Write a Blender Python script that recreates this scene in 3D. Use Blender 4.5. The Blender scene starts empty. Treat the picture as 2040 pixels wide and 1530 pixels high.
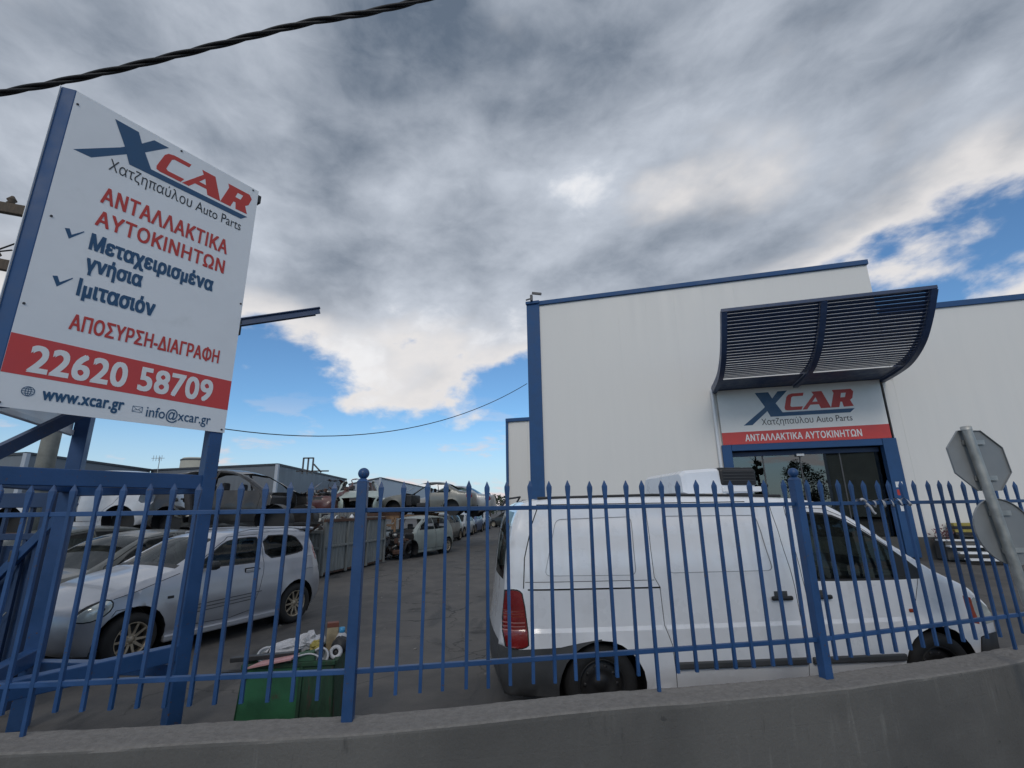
import bpy, bmesh, math, random
from mathutils import Vector, Matrix
from mathutils.geometry import delaunay_2d_cdt, tessellate_polygon
random.seed(7)
R = math.radians
sc = bpy.context.scene
col = sc.collection
# ------------------------------------------------------------------ camera
cam = bpy.data.cameras.new('camera')
cam.sensor_width = 36.0
cam.lens = 16.588
cam.clip_start = 0.05
cam.clip_end = 2000.0
camo = bpy.data.objects.new('camera', cam)
col.objects.link(camo)
_r = Vector((0.999901, 0.003589, -0.013628)); _u = Vector((0.014093, -0.254658, 0.966929)); _f = Vector((0.0, 0.967025, 0.254683))
camo.matrix_world = Matrix(((_r.x, _u.x, -_f.x, 0), (_r.y, _u.y, -_f.y, 0), (_r.z, _u.z, -_f.z, 1.72), (0, 0, 0, 1)))
sc.camera = camo
# ------------------------------------------------------------------ world
SUN_EL, SUN_AZ = 36.0, 188.0        # azimuth clockwise from +Y (the view direction)
world = bpy.data.worlds.new('World')
sc.world = world
world.use_nodes = True
wn = world.node_tree
wn.nodes.clear()
class NT:
    def __init__(s, nt): s.nt = nt
    def n(s, t, **k):
        nd = s.nt.nodes.new(t)
        for a, b in k.items(): setattr(nd, a, b)
        return nd
    def link(s, a, b): s.nt.links.new(a, b)
    def put(s, sock, v):
        if hasattr(v, 'is_output'): s.link(v, sock)
        else: sock.default_value = v
    def math(s, op, a, b=0.0, c=0.0, clamp=False):
        nd = s.n('ShaderNodeMath', operation=op, use_clamp=clamp)
        s.put(nd.inputs[0], a); s.put(nd.inputs[1], b); s.put(nd.inputs[2], c)
        return nd.outputs[0]
    def ramp(s, v, a, b, c=0.0, d=1.0, smooth=True):
        nd = s.n('ShaderNodeMapRange', interpolation_type='SMOOTHSTEP' if smooth else 'LINEAR')
        s.put(nd.inputs[0], v); s.put(nd.inputs[1], a); s.put(nd.inputs[2], b); s.put(nd.inputs[3], c); s.put(nd.inputs[4], d)
        return nd.outputs[0]
    def mix(s, f, a, b, blend='MIX'):
        nd = s.n('ShaderNodeMix', data_type='RGBA', blend_type=blend)
        s.put(nd.inputs[0], f); s.put(nd.inputs[6], a); s.put(nd.inputs[7], b)
        return nd.outputs[2]
    def noise(s, vec, scale, detail=5.0, rough=0.55, dist=0.0):
        nd = s.n('ShaderNodeTexNoise')
        if vec is not None: s.link(vec, nd.inputs['Vector'])
        nd.inputs['Scale'].default_value = scale; nd.inputs['Detail'].default_value = detail
        nd.inputs['Roughness'].default_value = rough; nd.inputs['Distortion'].default_value = dist
        return nd.outputs['Fac']
    def comb(s, x, y, z):
        nd = s.n('ShaderNodeCombineXYZ'); s.put(nd.inputs[0], x); s.put(nd.inputs[1], y); s.put(nd.inputs[2], z)
        return nd.outputs[0]
W = NT(wn)
sky = W.n('ShaderNodeTexSky', sky_type='NISHITA')
sky.sun_disc = False
sky.sun_elevation = R(SUN_EL); sky.sun_rotation = R(SUN_AZ)
sky.altitude = 100.0; sky.air_density = 1.0; sky.dust_density = 0.3; sky.ozone_density = 2.0
tc = W.n('ShaderNodeTexCoord')
sx = W.n('ShaderNodeSeparateXYZ'); W.link(tc.outputs['Generated'], sx.inputs[0])
X, Y, Z = sx.outputs
zz = W.math('ADD', W.math('MAXIMUM', Z, 0.0), 0.62)
ROT = 13.0
Xr = W.math('ADD', W.math('MULTIPLY', X, math.cos(R(ROT))), W.math('MULTIPLY', Y, math.sin(R(ROT))))
Yr = W.math('SUBTRACT', W.math('MULTIPLY', Y, math.cos(R(ROT))), W.math('MULTIPLY', X, math.sin(R(ROT))))
px = W.math('DIVIDE', Xr, zz); py = W.math('DIVIDE', Yr, zz)
SKX, SKY = 3.1, 1.7
q = W.comb(W.math('ADD', W.math('MULTIPLY', px, 2.0), SKX), W.math('ADD', W.math('MULTIPLY', py, 1.8), SKY), W.math('MULTIPLY', Z, 2.4))
qs = W.comb(W.math('ADD', W.math('ADD', W.math('MULTIPLY', px, 1.9), W.math('MULTIPLY', py, 0.4)), SKY), W.math('ADD', W.math('MULTIPLY', py, 1.3), SKX), W.math('MULTIPLY', Z, 2.2))
n1 = W.noise(q, 1.25, 10.0, 0.50, 0.12)
n2 = W.noise(qs, 2.1, 9.0, 0.50, 0.12)
n3 = W.noise(q, 0.95, 5.0, 0.50, 0.1)
n5 = W.noise(q, 7.0, 7.0, 0.62, 0.3)
deck = W.ramp(W.math('SUBTRACT', Z, W.math('MULTIPLY', W.math('MAXIMUM', X, 0.0), 0.125)), 0.10, 0.48, -0.34, 0.60)
cover = W.math('ADD', deck, W.math('ADD', W.math('MULTIPLY', W.math('SUBTRACT', n1, 0.5), 2.1), W.math('ADD', W.math('MULTIPLY', W.math('SUBTRACT', n2, 0.5), 0.40), W.math('MULTIPLY', W.math('SUBTRACT', n5, 0.5), 0.22))))
mask = W.ramp(cover, 0.0, 0.16)
thick = W.math('MULTIPLY', W.ramp(cover, 0.05, 0.50), W.ramp(Z, 0.16, 0.46, 0.45, 1.0))
# low fair-weather puffs near the horizon
ql = W.comb(W.math('MULTIPLY', X, 5.0), W.math('MULTIPLY', Y, 5.0), W.math('MULTIPLY', Z, 17.0))
n4 = W.noise(ql, 1.25, 8.0, 0.56, 0.2)
lowm = W.math('MULTIPLY', W.math('MULTIPLY', W.ramp(n4, 0.54, 0.64), W.ramp(Z, 0.26, 0.02)), W.ramp(Z, -0.02, 0.0))
relief = W.math('ADD', W.math('ADD', W.math('MULTIPLY', n2, 0.80), W.math('MULTIPLY', n3, 0.65)), W.math('MULTIPLY', W.math('SUBTRACT', n5, 0.5), 0.24))
light = W.ramp(relief, 0.49, 0.93, smooth=False)
dark_c = W.mix(light, (1.45, 1.9, 2.6, 1), (7.6, 8.2, 9.2, 1))
cloud_c = W.mix(thick, (9.6, 9.3, 9.2, 1), dark_c)
cloud_c = W.mix(W.ramp(relief, 0.82, 0.98), cloud_c, (10.2, 10.2, 10.4, 1))
sd = Vector((math.sin(R(SUN_AZ)) * math.cos(R(SUN_EL)), math.cos(R(SUN_AZ)) * math.cos(R(SUN_EL)), math.sin(R(SUN_EL))))
skyc = W.mix(1.0, sky.outputs['Color'], (0.88, 1.22, 1.45, 1), 'MULTIPLY')
skyc = W.mix(W.ramp(Z, 0.20, 0.0, 0.0, 0.75), skyc, (6.4, 7.6, 9.0, 1))
c1 = W.mix(lowm, skyc, (8.8, 8.0, 8.2, 1))
c2 = W.mix(mask, c1, cloud_c)
bg = W.n('ShaderNodeBackground'); bg.inputs['Strength'].default_value = 0.085
W.link(c2, bg.inputs['Color'])
wo = W.n('ShaderNodeOutputWorld'); W.link(bg.outputs[0], wo.inputs['Surface'])
# ------------------------------------------------------------------ sun (behind broken cloud: soft)
sl = bpy.data.lights.new('sun', 'SUN'); sl.energy = 0.8; sl.angle = R(18); sl.color = (1.0, 0.94, 0.86)
so = bpy.data.objects.new('sun', sl); col.objects.link(so)
so.rotation_euler = (-sd).to_track_quat('-Z', 'Y').to_euler(); so.location = (20, -20, 40)
# ------------------------------------------------------------------ colour management
vs = sc.view_settings
vs.view_transform = 'Standard'; vs.look = 'None'; vs.exposure = 0.0; vs.gamma = 1.0; vs.use_curve_mapping = False
# ------------------------------------------------------------------ helpers
def material(name, color, rough=0.6, metal=0.0, var=0.15, vscale=6.0, bump=0.0, bscale=40.0, streak=None, spec=0.5, coat=0.0, color2=None, c2lo=0.55, c2hi=0.7, c2scale=3.0, rvar=0.15, obj=True):
    m = bpy.data.materials.new(name); m.use_nodes = True
    t = NT(m.node_tree); b = t.nt.nodes['Principled BSDF']
    tcn = t.n('ShaderNodeTexCoord'); vec = tcn.outputs['Object']
    if streak:
        mp = t.n('ShaderNodeMapping'); mp.inputs['Scale'].default_value = streak; t.link(vec, mp.inputs[0]); vec2 = mp.outputs[0]
    else: vec2 = vec
    nf = t.noise(vec2, vscale, 6.0, 0.6)
    lo = tuple(c * (1 - var) for c in color) + (1,); hi = tuple(min(1, c * (1 + var)) for c in color) + (1,)
    cc = t.mix(t.ramp(nf, 0.3, 0.7), lo, hi)
    if color2:
        nn = t.noise(vec2, c2scale, 8.0, 0.62)
        cc = t.mix(t.ramp(nn, c2lo, c2hi), cc, tuple(color2) + (1,))
    t.link(cc, b.inputs['Base Color'])
    b.inputs['Metallic'].default_value = metal
    t.link(t.ramp(nf, 0.2, 0.8, max(0.02, rough - rvar), min(1, rough + rvar)), b.inputs['Roughness'])
    b.inputs['Specular IOR Level'].default_value = spec
    b.inputs['Coat Weight'].default_value = coat; b.inputs['Coat Roughness'].default_value = 0.08
    if bump:
        bn = t.n('ShaderNodeBump'); bn.inputs['Strength'].default_value = bump; bn.inputs['Distance'].default_value = 0.01
        t.link(t.noise(vec, bscale, 5.0, 0.6), bn.inputs['Height']); t.link(bn.outputs[0], b.inputs['Normal'])
    return m
def worn_paint(name, c, chip=(0.085, 0.05, 0.04), rough=0.42):
    m = bpy.data.materials.new(name); m.use_nodes = True
    t = NT(m.node_tree); b = t.nt.nodes['Principled BSDF']
    oi = t.n('ShaderNodeObjectInfo'); tcn = t.n('ShaderNodeTexCoord'); ad = t.n('ShaderNodeVectorMath', operation='ADD'); t.link(tcn.outputs['Object'], ad.inputs[0])
    rr = t.math('MULTIPLY', oi.outputs['Random'], 37.0); t.link(t.comb(rr, rr, rr), ad.inputs[1]); vec = ad.outputs[0]
    fade = t.noise(vec, 3.0, 5, .6); ch = t.noise(vec, 34.0, 6, .65); big = t.noise(vec, 2.2, 3, .5)
    base = t.mix(t.ramp(fade, .3, .72), tuple(x * .80 for x in c) + (1,), tuple(min(1, x * 1.16 + .006) for x in c) + (1,))
    base = t.mix(t.math('MULTIPLY', oi.outputs['Random'], .6), base, tuple(x * .7 for x in c) + (1,))
    f = t.math('MULTIPLY', t.ramp(ch, .63, .67), t.ramp(big, .42, .56))
    t.link(t.mix(f, base, tuple(chip) + (1,)), b.inputs['Base Color']); t.link(t.ramp(fade, .2, .8, rough - .1, rough + .15), b.inputs['Roughness'])
    bn = t.n('ShaderNodeBump'); bn.inputs['Strength'].default_value = .25; bn.inputs['Distance'].default_value = .004; t.link(t.noise(vec, 60, 4, .6), bn.inputs['Height']); t.link(bn.outputs[0], b.inputs['Normal'])
    return m
def glass_mat(name, tint=(0.35, 0.42, 0.40), ior=1.5, rough=0.01, dirt=0.05, refl=0.66):
    m = bpy.data.materials.new(name); m.use_nodes = True
    t = NT(m.node_tree); t.nt.nodes.clear()
    tr = t.n('ShaderNodeBsdfTransparent'); tr.inputs[0].default_value = tint + (1,)
    gl = t.n('ShaderNodeBsdfGlossy'); gl.inputs['Roughness'].default_value = rough; gl.inputs[0].default_value = (refl * .95, refl * .99, refl, 1)
    df = t.n('ShaderNodeBsdfDiffuse'); df.inputs[0].default_value = (0.3, 0.3, 0.28, 1)
    fr = t.n('ShaderNodeFresnel'); ge = t.n('ShaderNodeNewGeometry'); t.link(t.ramp(ge.outputs['Backfacing'], 0.0, 1.0, ior, 1.0 / ior, False), fr.inputs[0])
    tcn = t.n('ShaderNodeTexCoord')
    dn = t.ramp(t.noise(tcn.outputs['Object'], 4.0, 5.0), 0.4, 0.8, 0.0, dirt)
    m1 = t.n('ShaderNodeMixShader'); t.link(dn, m1.inputs[0]); t.link(tr.outputs[0], m1.inputs[1]); t.link(df.outputs[0], m1.inputs[2])
    m2 = t.n('ShaderNodeMixShader'); t.link(fr.outputs[0], m2.inputs[0]); t.link(m1.outputs[0], m2.inputs[1]); t.link(gl.outputs[0], m2.inputs[2])
    o = t.n('ShaderNodeOutputMaterial'); t.link(m2.outputs[0], o.inputs[0])
    return m
def tag(o, label=None, cat=None, group=None, kind=None):
    if label: o['label'] = label
    if cat: o['category'] = cat
    if group: o['group'] = group
    if kind: o['kind'] = kind
    return o
def empty(name, loc=(0, 0, 0), rz=0.0, label=None, cat=None, group=None, parent=None):
    o = bpy.data.objects.new(name, None); col.objects.link(o)
    o.empty_display_size = 0.2; o.location = loc; o.rotation_euler = (0, 0, rz)
    if parent: o.parent = parent
    return tag(o, label, cat, group)
def link_mesh(name, me, parent=None, loc=None, rot=None, scale=None):
    o = bpy.data.objects.new(name, me); col.objects.link(o)
    if parent: o.parent = parent
    if loc is not None: o.location = loc
    if rot is not None: o.rotation_euler = rot
    if scale is not None: o.scale = scale
    return o
class MB:
    """collects geometry for one mesh"""
    def __init__(s): s.v = []; s.f = []; s.sm = []
    def add(s, vs, fs, smooth=False):
        b = len(s.v); s.v += [tuple(p) for p in vs]
        for f in fs: s.f.append([i + b for i in f]); s.sm.append(smooth)
    def box(s, c, d, rot=None):
        hx, hy, hz = d[0] / 2, d[1] / 2, d[2] / 2
        vs = [Vector((x * hx, y * hy, z * hz)) for x in (-1, 1) for y in (-1, 1) for z in (-1, 1)]
        if rot is not None: vs = [rot @ v for v in vs]
        c = Vector(c); vs = [v + c for v in vs]
        s.add(vs, [(0, 1, 3, 2), (4, 6, 7, 5), (0, 4, 5, 1), (2, 3, 7, 6), (0, 2, 6, 4), (1, 5, 7, 3)]); return s
    def bbox(s, c, d, b=0.006, rot=None):
        """box with chamfered vertical and horizontal edges"""
        bm = bmesh.new(); bmesh.ops.create_cube(bm, size=1.0)
        bmesh.ops.scale(bm, vec=d, verts=bm.verts)
        bmesh.ops.bevel(bm, geom=list(bm.edges), offset=min(b, min(d) * 0.45), segments=2, affect='EDGES', profile=0.5)
        mt = Matrix.Translation(Vector(c)) @ (rot.to_4x4() if rot is not None else Matrix())
        vs = [mt @ v.co for v in bm.verts]; bm.verts.index_update()
        s.add(vs, [[v.index for v in f.verts] for f in bm.faces]); bm.free(); return s
    def bar(s, a, b, w, h=None, up=(0, 0, 1), bev=0.0):
        """rectangular bar from a to b; w across, h along up"""
        a, b = Vector(a), Vector(b); h = h or w; d = b - a; L = d.length; d.normalize()
        upv = Vector(up)
        if abs(d.dot(upv)) > 0.98: upv = Vector((0, 1, 0))
        sd_ = d.cross(upv).normalized(); u2 = sd_.cross(d).normalized()
        rot = Matrix((d, sd_, u2)).transposed()
        if bev: s.bbox((a + b) / 2, (L, w, h), bev, rot)
        else: s.box((a + b) / 2, (L, w, h), rot)
        return s
    def tube(s, pts, r, n=8, caps=True, smooth=True):
        pts = [Vector(p) for p in pts]; rs = r if isinstance(r, (list, tuple)) else [r] * len(pts)
        rings = []; prev = None
        for i, p in enumerate(pts):
            d = (pts[min(i + 1, len(pts) - 1)] - pts[max(i - 1, 0)]).normalized()
            if prev is None:
                ref = Vector((0, 0, 1)) if abs(d.z) < 0.9 else Vector((1, 0, 0)); nrm = (ref - d * ref.dot(d)).normalized()
            else: nrm = (prev - d * prev.dot(d)).normalized()
            prev = nrm; bn = d.cross(nrm)
            rings.append([p + (nrm * math.cos(2 * math.pi * k / n) + bn * math.sin(2 * math.pi * k / n)) * rs[i] for k in range(n)])
        fs = [(i * n + k, i * n + (k + 1) % n, (i + 1) * n + (k + 1) % n, (i + 1) * n + k) for i in range(len(pts) - 1) for k in range(n)]
        s.add([v for r_ in rings for v in r_], fs, smooth)
        if caps:
            s.add(rings[0], [list(range(n))[::-1]]); s.add(rings[-1], [list(range(n))])
        return s
    def lathe(s, prof, c=(0, 0, 0), axis='z', n=24, smooth=True, rot=None):
        """prof: list of (radius, height)"""
        vs = []
        for r_, h_ in prof:
            for k in range(n):
                a = 2 * math.pi * k / n; x, y = r_ * math.cos(a), r_ * math.sin(a)
                v = Vector((x, y, h_)) if axis == 'z' else (Vector((x, h_, y)) if axis == 'y' else Vector((h_, x, y)))
                if rot is not None: v = rot @ v
                vs.append(v + Vector(c))
        m = len(prof)
        fs = [(i * n + k, i * n + (k + 1) % n, (i + 1) * n + (k + 1) % n, (i + 1) * n + k) for i in range(m - 1) for k in range(n)]
        s.add(vs, fs, smooth); return s
    def prism(s, poly, fn, d0, d1, holes=()):
        """extrude a 2-D polygon (with holes) between depths d0 and d1; fn(u,v,d) -> point"""
        loops = [list(poly)] + [list(h) for h in holes]
        tri = tessellate_polygon([[Vector((a, b, 0)) for a, b in lp] for lp in loops])
        flat = [p for lp in loops for p in lp]; k = len(flat)
        vs = [fn(a, b, d0) for a, b in flat] + [fn(a, b, d1) for a, b in flat]
        fs = [tuple(t) for t in tri] + [tuple(i + k for i in reversed(t)) for t in tri]
        o = 0
        for lp in loops:
            m = len(lp)
            for i in range(m): fs.append((o + i, o + (i + 1) % m, o + (i + 1) % m + k, o + i + k))
            o += m
        s.add(vs, fs); return s
    def mesh(s, name, mat, fix=True):
        me = bpy.data.meshes.new(name); me.from_pydata(s.v, [], s.f); me.polygons.foreach_set('use_smooth', s.sm)
        if fix:
            bm = bmesh.new(); bm.from_mesh(me); bmesh.ops.recalc_face_normals(bm, faces=bm.faces); bm.to_mesh(me); bm.free()
        if mat: me.materials.append(mat)
        me.update(); return me
    def build(s, name, mat, parent=None, loc=None, rot=None):
        return link_mesh(name, s.mesh(name, mat), parent, loc, rot)
_font_tmp = []
def text_geo(txt, bold=0.0, spacing=1.0):
    """text turned into flat polygons: returns verts (u,v) normalised to its own box and faces, plus aspect"""
    cu = bpy.data.curves.new('tmp_text', 'FONT'); cu.body = txt; cu.size = 1.0; cu.offset = bold; cu.space_character = spacing
    cu.resolution_u = 4; cu.fill_mode = 'NONE'
    ob = bpy.data.objects.new('tmp_text', cu); col.objects.link(ob)
    dg = bpy.context.evaluated_depsgraph_get(); me = bpy.data.meshes.new_from_object(ob.evaluated_get(dg))
    pts = [(v.co.x, v.co.y) for v in me.vertices]; eds = [tuple(e.vertices) for e in me.edges]
    bpy.data.objects.remove(ob); bpy.data.curves.remove(cu); bpy.data.meshes.remove(me)
    # walk the edges into closed contours, then fill by non-zero winding (glyph outlines may overlap)
    nxt = {}
    for i, j in eds: nxt.setdefault(i, []).append(j); nxt.setdefault(j, []).append(i)
    seen = set(); loops = []
    for i0 in sorted(nxt):
        if i0 in seen: continue
        lp = [i0]; seen.add(i0); cur = i0 + 1 if (i0 + 1) in nxt[i0] else nxt[i0][0]
        while cur not in seen:
            seen.add(cur); lp.append(cur); n_ = [k for k in nxt[cur] if k not in seen]
            if not n_: break
            cur = n_[0]
        if len(lp) > 2: loops.append(lp)
    boxes = []
    for lp in loops:
        xs_ = [pts[i][0] for i in lp]; ys_ = [pts[i][1] for i in lp]; boxes.append((min(xs_), max(xs_), min(ys_), max(ys_)))
    order = sorted(range(len(loops)), key=lambda k: boxes[k][0]); clus = []
    for k in order:
        if clus and boxes[k][0] < clus[-1][1]: clus[-1][0].append(k); clus[-1][1] = max(clus[-1][1], boxes[k][1])
        else: clus.append([[k], boxes[k][1]])
    vs, fs = [], []
    for ks, _ in clus:
        v2, e2 = [], []
        for k in ks:
            b0 = len(v2); lp = loops[k]; v2 += [Vector(pts[i]) for i in lp]; e2 += [(b0 + i, b0 + (i + 1) % len(lp)) for i in range(len(lp))]
        ov, oe, of, _a, _b, _c = delaunay_2d_cdt(v2, e2, [], 0, 1e-6)
        b0 = len(vs); vs += [(p.x, p.y) for p in ov]
        for f in of:
            cx = sum(ov[i].x for i in f) / len(f); cy = sum(ov[i].y for i in f) / len(f); wnd = 0
            for k in ks:
                lp = loops[k]
                for m_ in range(len(lp)):
                    (x0, y0), (x1, y1) = pts[lp[m_]], pts[lp[(m_ + 1) % len(lp)]]
                    if y0 <= cy < y1 and (x1 - x0) * (cy - y0) - (cx - x0) * (y1 - y0) > 0: wnd += 1
                    elif y1 <= cy < y0 and (x1 - x0) * (cy - y0) - (cx - x0) * (y1 - y0) < 0: wnd -= 1
            if wnd: fs.append([i + b0 for i in f])
    use = sorted({i for f in fs for i in f}); re_ = {i: k for k, i in enumerate(use)}
    vs = [vs[i] for i in use]; fs = [[re_[i] for i in f] for f in fs]
    x0 = min(v[0] for v in vs); x1 = max(v[0] for v in vs); y0 = min(v[1] for v in vs); y1 = max(v[1] for v in vs)
    return [((a - x0) / (x1 - x0), (b - y0) / (y1 - y0)) for a, b in vs], fs
def lettering(name, txt, box, frame, d, mat, parent, bold=0.0, spacing=1.0):
    """flat vinyl lettering filling box=(u0,v0,u1,v1) on a plane; frame(u,v,d)->point"""
    vs, fs = text_geo(txt, 0.0, spacing); u0, v0, u1, v1 = box
    mb = MB(); b_ = bold * (v1 - v0) * 1.15           # heavier weight: overlapping prints a hair apart
    shifts = [(0, 0)] if bold <= 0 else [(0, 0), (-b_, -b_), (b_, b_), (b_, -b_), (-b_, b_)]
    for k, (du, dv) in enumerate(shifts):
        mb.add([frame(u0 + abs(b_) + du + a * (u1 - u0 - 2 * b_), v0 + abs(b_) + dv + b * (v1 - v0 - 2 * b_), d + k * 0.0002) for a, b in vs], fs)
    me = mb.mesh(name, mat, fix=False)
    return link_mesh(name, me, parent)
def flat(name, poly, frame, d, mat, parent, thick=0.0015, holes=()):
    return MB().prism(poly, frame, d, d + thick, holes).build(name, mat, parent)
def copy_tree(o, parent=None):
    c = o.copy(); col.objects.link(c); c.parent = parent
    if parent is not None: c.matrix_parent_inverse = o.matrix_parent_inverse.copy()
    for ch in list(o.children): copy_tree(ch, c)
    return c
# ------------------------------------------------------------------ materials
M = {}
M['fence'] = worn_paint('blue_fence_paint', (0.018, 0.074, 0.210))
M['gate'] = worn_paint('blue_gate_paint', (0.016, 0.048, 0.128), rough=.48)
M['trim'] = material('blue_trim_sheet', (0.028, 0.088, 0.22), 0.55, 0, 0.08, 3, spec=0.3)
M['navy'] = material('navy_canopy_paint', (0.028, 0.054, 0.125), 0.45, 0, 0.12, 5)
M['clad'] = material('white_cladding', (0.78, 0.76, 0.73), 0.5, 0, 0.012, 2.0, 0, streak=(1.5, 1.5, 0.12), color2=(0.745, 0.725, 0.69), c2lo=0.64, c2hi=0.95, c2scale=1.6)
M['signwhite'] = material('sign_white', (0.78, 0.79, 0.81), 0.38, 0, 0.03, 2, color2=(0.66, 0.67, 0.68), c2lo=0.55, c2hi=0.8, c2scale=2.0)
M['fascia'] = material('off_white_fascia', (0.80, 0.79, 0.77), 0.42, 0, 0.03, 2)
M['vblue'] = material('vinyl_blue', (0.016, 0.075, 0.17), 0.4, 0, 0.05, 3)
M['vred'] = material('vinyl_red', (0.52, 0.042, 0.032), 0.4, 0, 0.05, 3)
M['bandred'] = material('band_red', (0.60, 0.055, 0.050), 0.4, 0, 0.04, 3)
M['vblack'] = material('vinyl_black', (0.02, 0.024, 0.03), 0.45, 0, 0.05, 3)
M['vwhite'] = material('vinyl_white', (0.8, 0.8, 0.8), 0.4, 0, 0.03, 3)
M['screw'] = material('dark_screw', (0.05, 0.05, 0.055), 0.5, 0.5)
M['galv'] = material('galvanised_steel', (0.42, 0.42, 0.40), 0.5, 0.75, 0.2, 8, color2=(0.30, 0.26, 0.21), c2lo=0.6, c2hi=0.75)
M['signback'] = material('grey_sign_back', (0.27, 0.28, 0.285), 0.55, 0.3, 0.1, 3)
M['black'] = material('black_plastic', (0.018, 0.018, 0.02), 0.5, 0, 0.2, 8)
M['rubber'] = material('tyre_rubber', (0.016, 0.016, 0.017), 0.82, 0, 0.2, 10, 0.15, 60)
M['steel'] = material('dark_steel', (0.10, 0.10, 0.105), 0.5, 0.6)
M['rust'] = material('rusty_steel', (0.105, 0.060, 0.045), 0.85, 0.2, 0.35, 6, 0.3, 30, color2=(0.06, 0.05, 0.045))
M['tan'] = material('faded_orange_steel', (0.24, 0.15, 0.09), 0.75, 0.1, 0.25, 6, color2=(0.16, 0.09, 0.06))
M['cable'] = material('black_cable', (0.012, 0.012, 0.014), 0.6)
M['wood'] = material('weathered_wood', (0.10, 0.075, 0.055), 0.85, 0, 0.3, 5, 0.3, 30, streak=(6, 1, 1))
M['concpole'] = material('grey_pole', (0.30, 0.30, 0.27), 0.85, 0, 0.15, 5)
M['glass'] = glass_mat('car_glass', (0.42, 0.48, 0.45), 1.45)
M['dglass'] = glass_mat('dark_car_glass', (0.30, 0.34, 0.33), 1.4, 0.02, 0.1)
M['shopglass'] = glass_mat('shop_glass', (0.35, 0.38, 0.38), 2.1, 0.005, 0.02, 0.95)
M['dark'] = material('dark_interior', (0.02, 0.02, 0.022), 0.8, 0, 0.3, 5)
# ================================================================== SETTING: ground
def asphalt():
    m = bpy.data.materials.new('worn_asphalt'); m.use_nodes = True
    t = NT(m.node_tree); b = t.nt.nodes['Principled BSDF']
    tcn = t.n('ShaderNodeTexCoord'); vec = tcn.outputs['Object']
    big = t.noise(vec, 0.22, 6, 0.6, 0.4); med = t.noise(vec, 1.6, 7, 0.65, 0.3); fine = t.noise(vec, 55, 4, 0.7)
    mp = t.n('ShaderNodeMapping'); mp.inputs['Scale'].default_value = (1.2, 0.35, 1); t.link(vec, mp.inputs[0])
    patch = t.noise(mp.outputs[0], 1.1, 8, 0.6, 0.6)
    c = t.mix(t.ramp(big, 0.3, 0.7), (0.070, 0.067, 0.066, 1), (0.105, 0.100, 0.096, 1))
    c = t.mix(t.ramp(med, 0.35, 0.75), c, (0.125, 0.116, 0.108, 1))
    c = t.mix(t.math('MULTIPLY', t.ramp(patch, 0.55, 0.66), 0.8), c, (0.036, 0.035, 0.036, 1))
    spot = t.noise(vec, 0.9, 4, 0.55, 0.2); c = t.mix(t.math('MULTIPLY', t.ramp(spot, 0.62, 0.70), 0.85), c, (0.024, 0.023, 0.023, 1))
    vor = t.n('ShaderNodeTexVoronoi', feature='DISTANCE_TO_EDGE'); vor.inputs['Scale'].default_value = 0.45; wv = t.n('ShaderNodeVectorMath', operation='ADD'); t.link(vec, wv.inputs[0]); wq = t.math('MULTIPLY', t.noise(vec, 2.0, 4, .6), 0.7); t.link(t.comb(wq, wq, 0.0), wv.inputs[1]); t.link(wv.outputs[0], vor.inputs['Vector'])
    c = t.mix(t.math('MULTIPLY', t.ramp(vor.outputs['Distance'], 0.010, 0.0), t.ramp(big, 0.45, 0.6)), c, (0.02, 0.02, 0.02, 1))
    c = t.mix(t.ramp(fine, 0.66, 0.82, 0, 0.55), c, (0.20, 0.19, 0.18, 1))
    c = t.mix(t.ramp(fine, 0.40, 0.22, 0, 0.6), c, (0.03, 0.03, 0.03, 1))
    t.link(c, b.inputs['Base Color'])
    t.link(t.ramp(patch, 0.5, 0.75, 0.86, 0.62), b.inputs['Roughness'])
    bn = t.n('ShaderNodeBump'); bn.inputs['Strength'].default_value = 0.5; bn.inputs['Distance'].default_value = 0.008
    t.link(t.math('ADD', fine, t.math('MULTIPLY', med, 2.0)), bn.inputs['Height']); t.link(bn.outputs[0], b.inputs['Normal'])
    return m
M['asphalt'] = asphalt()

# ================================================================== concrete wall under the fence
A = Vector((-2.669, 2.995)); P1 = Vector((-0.981, 3.141)); P2 = Vector((2.149, 3.686)); E_ = Vector((3.869, 4.230))
dl = (A - P1).normalized(); dr = (E_ - P2).normalized()
FL = P1 + dl * 4.6; FR = P2 + dr * 5.0
NODES = [FL, P1, P2, FR]
def sheet(name, pl, z, mat):
    mb = MB(); tri = tessellate_polygon([[Vector((a, b, 0)) for a, b in pl]]); mb.add([(a, b, z) for a, b in pl], [tuple(t) for t in tri]); o = mb.build(name, mat); tag(o, kind='structure')
sheet('ground', [(-700, 3.0), (FL.x, FL.y), (P1.x, P1.y), (P2.x, P2.y), (FR.x, FR.y), (700, 130), (700, 900), (-700, 900)], 0.0, M['asphalt'])
sheet('road', [(-700, -400), (700, -400), (700, 140), (FR.x, FR.y), (P2.x, P2.y), (P1.x, P1.y), (FL.x, FL.y), (-700, 3.0)], -0.30, M['asphalt'])
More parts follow.
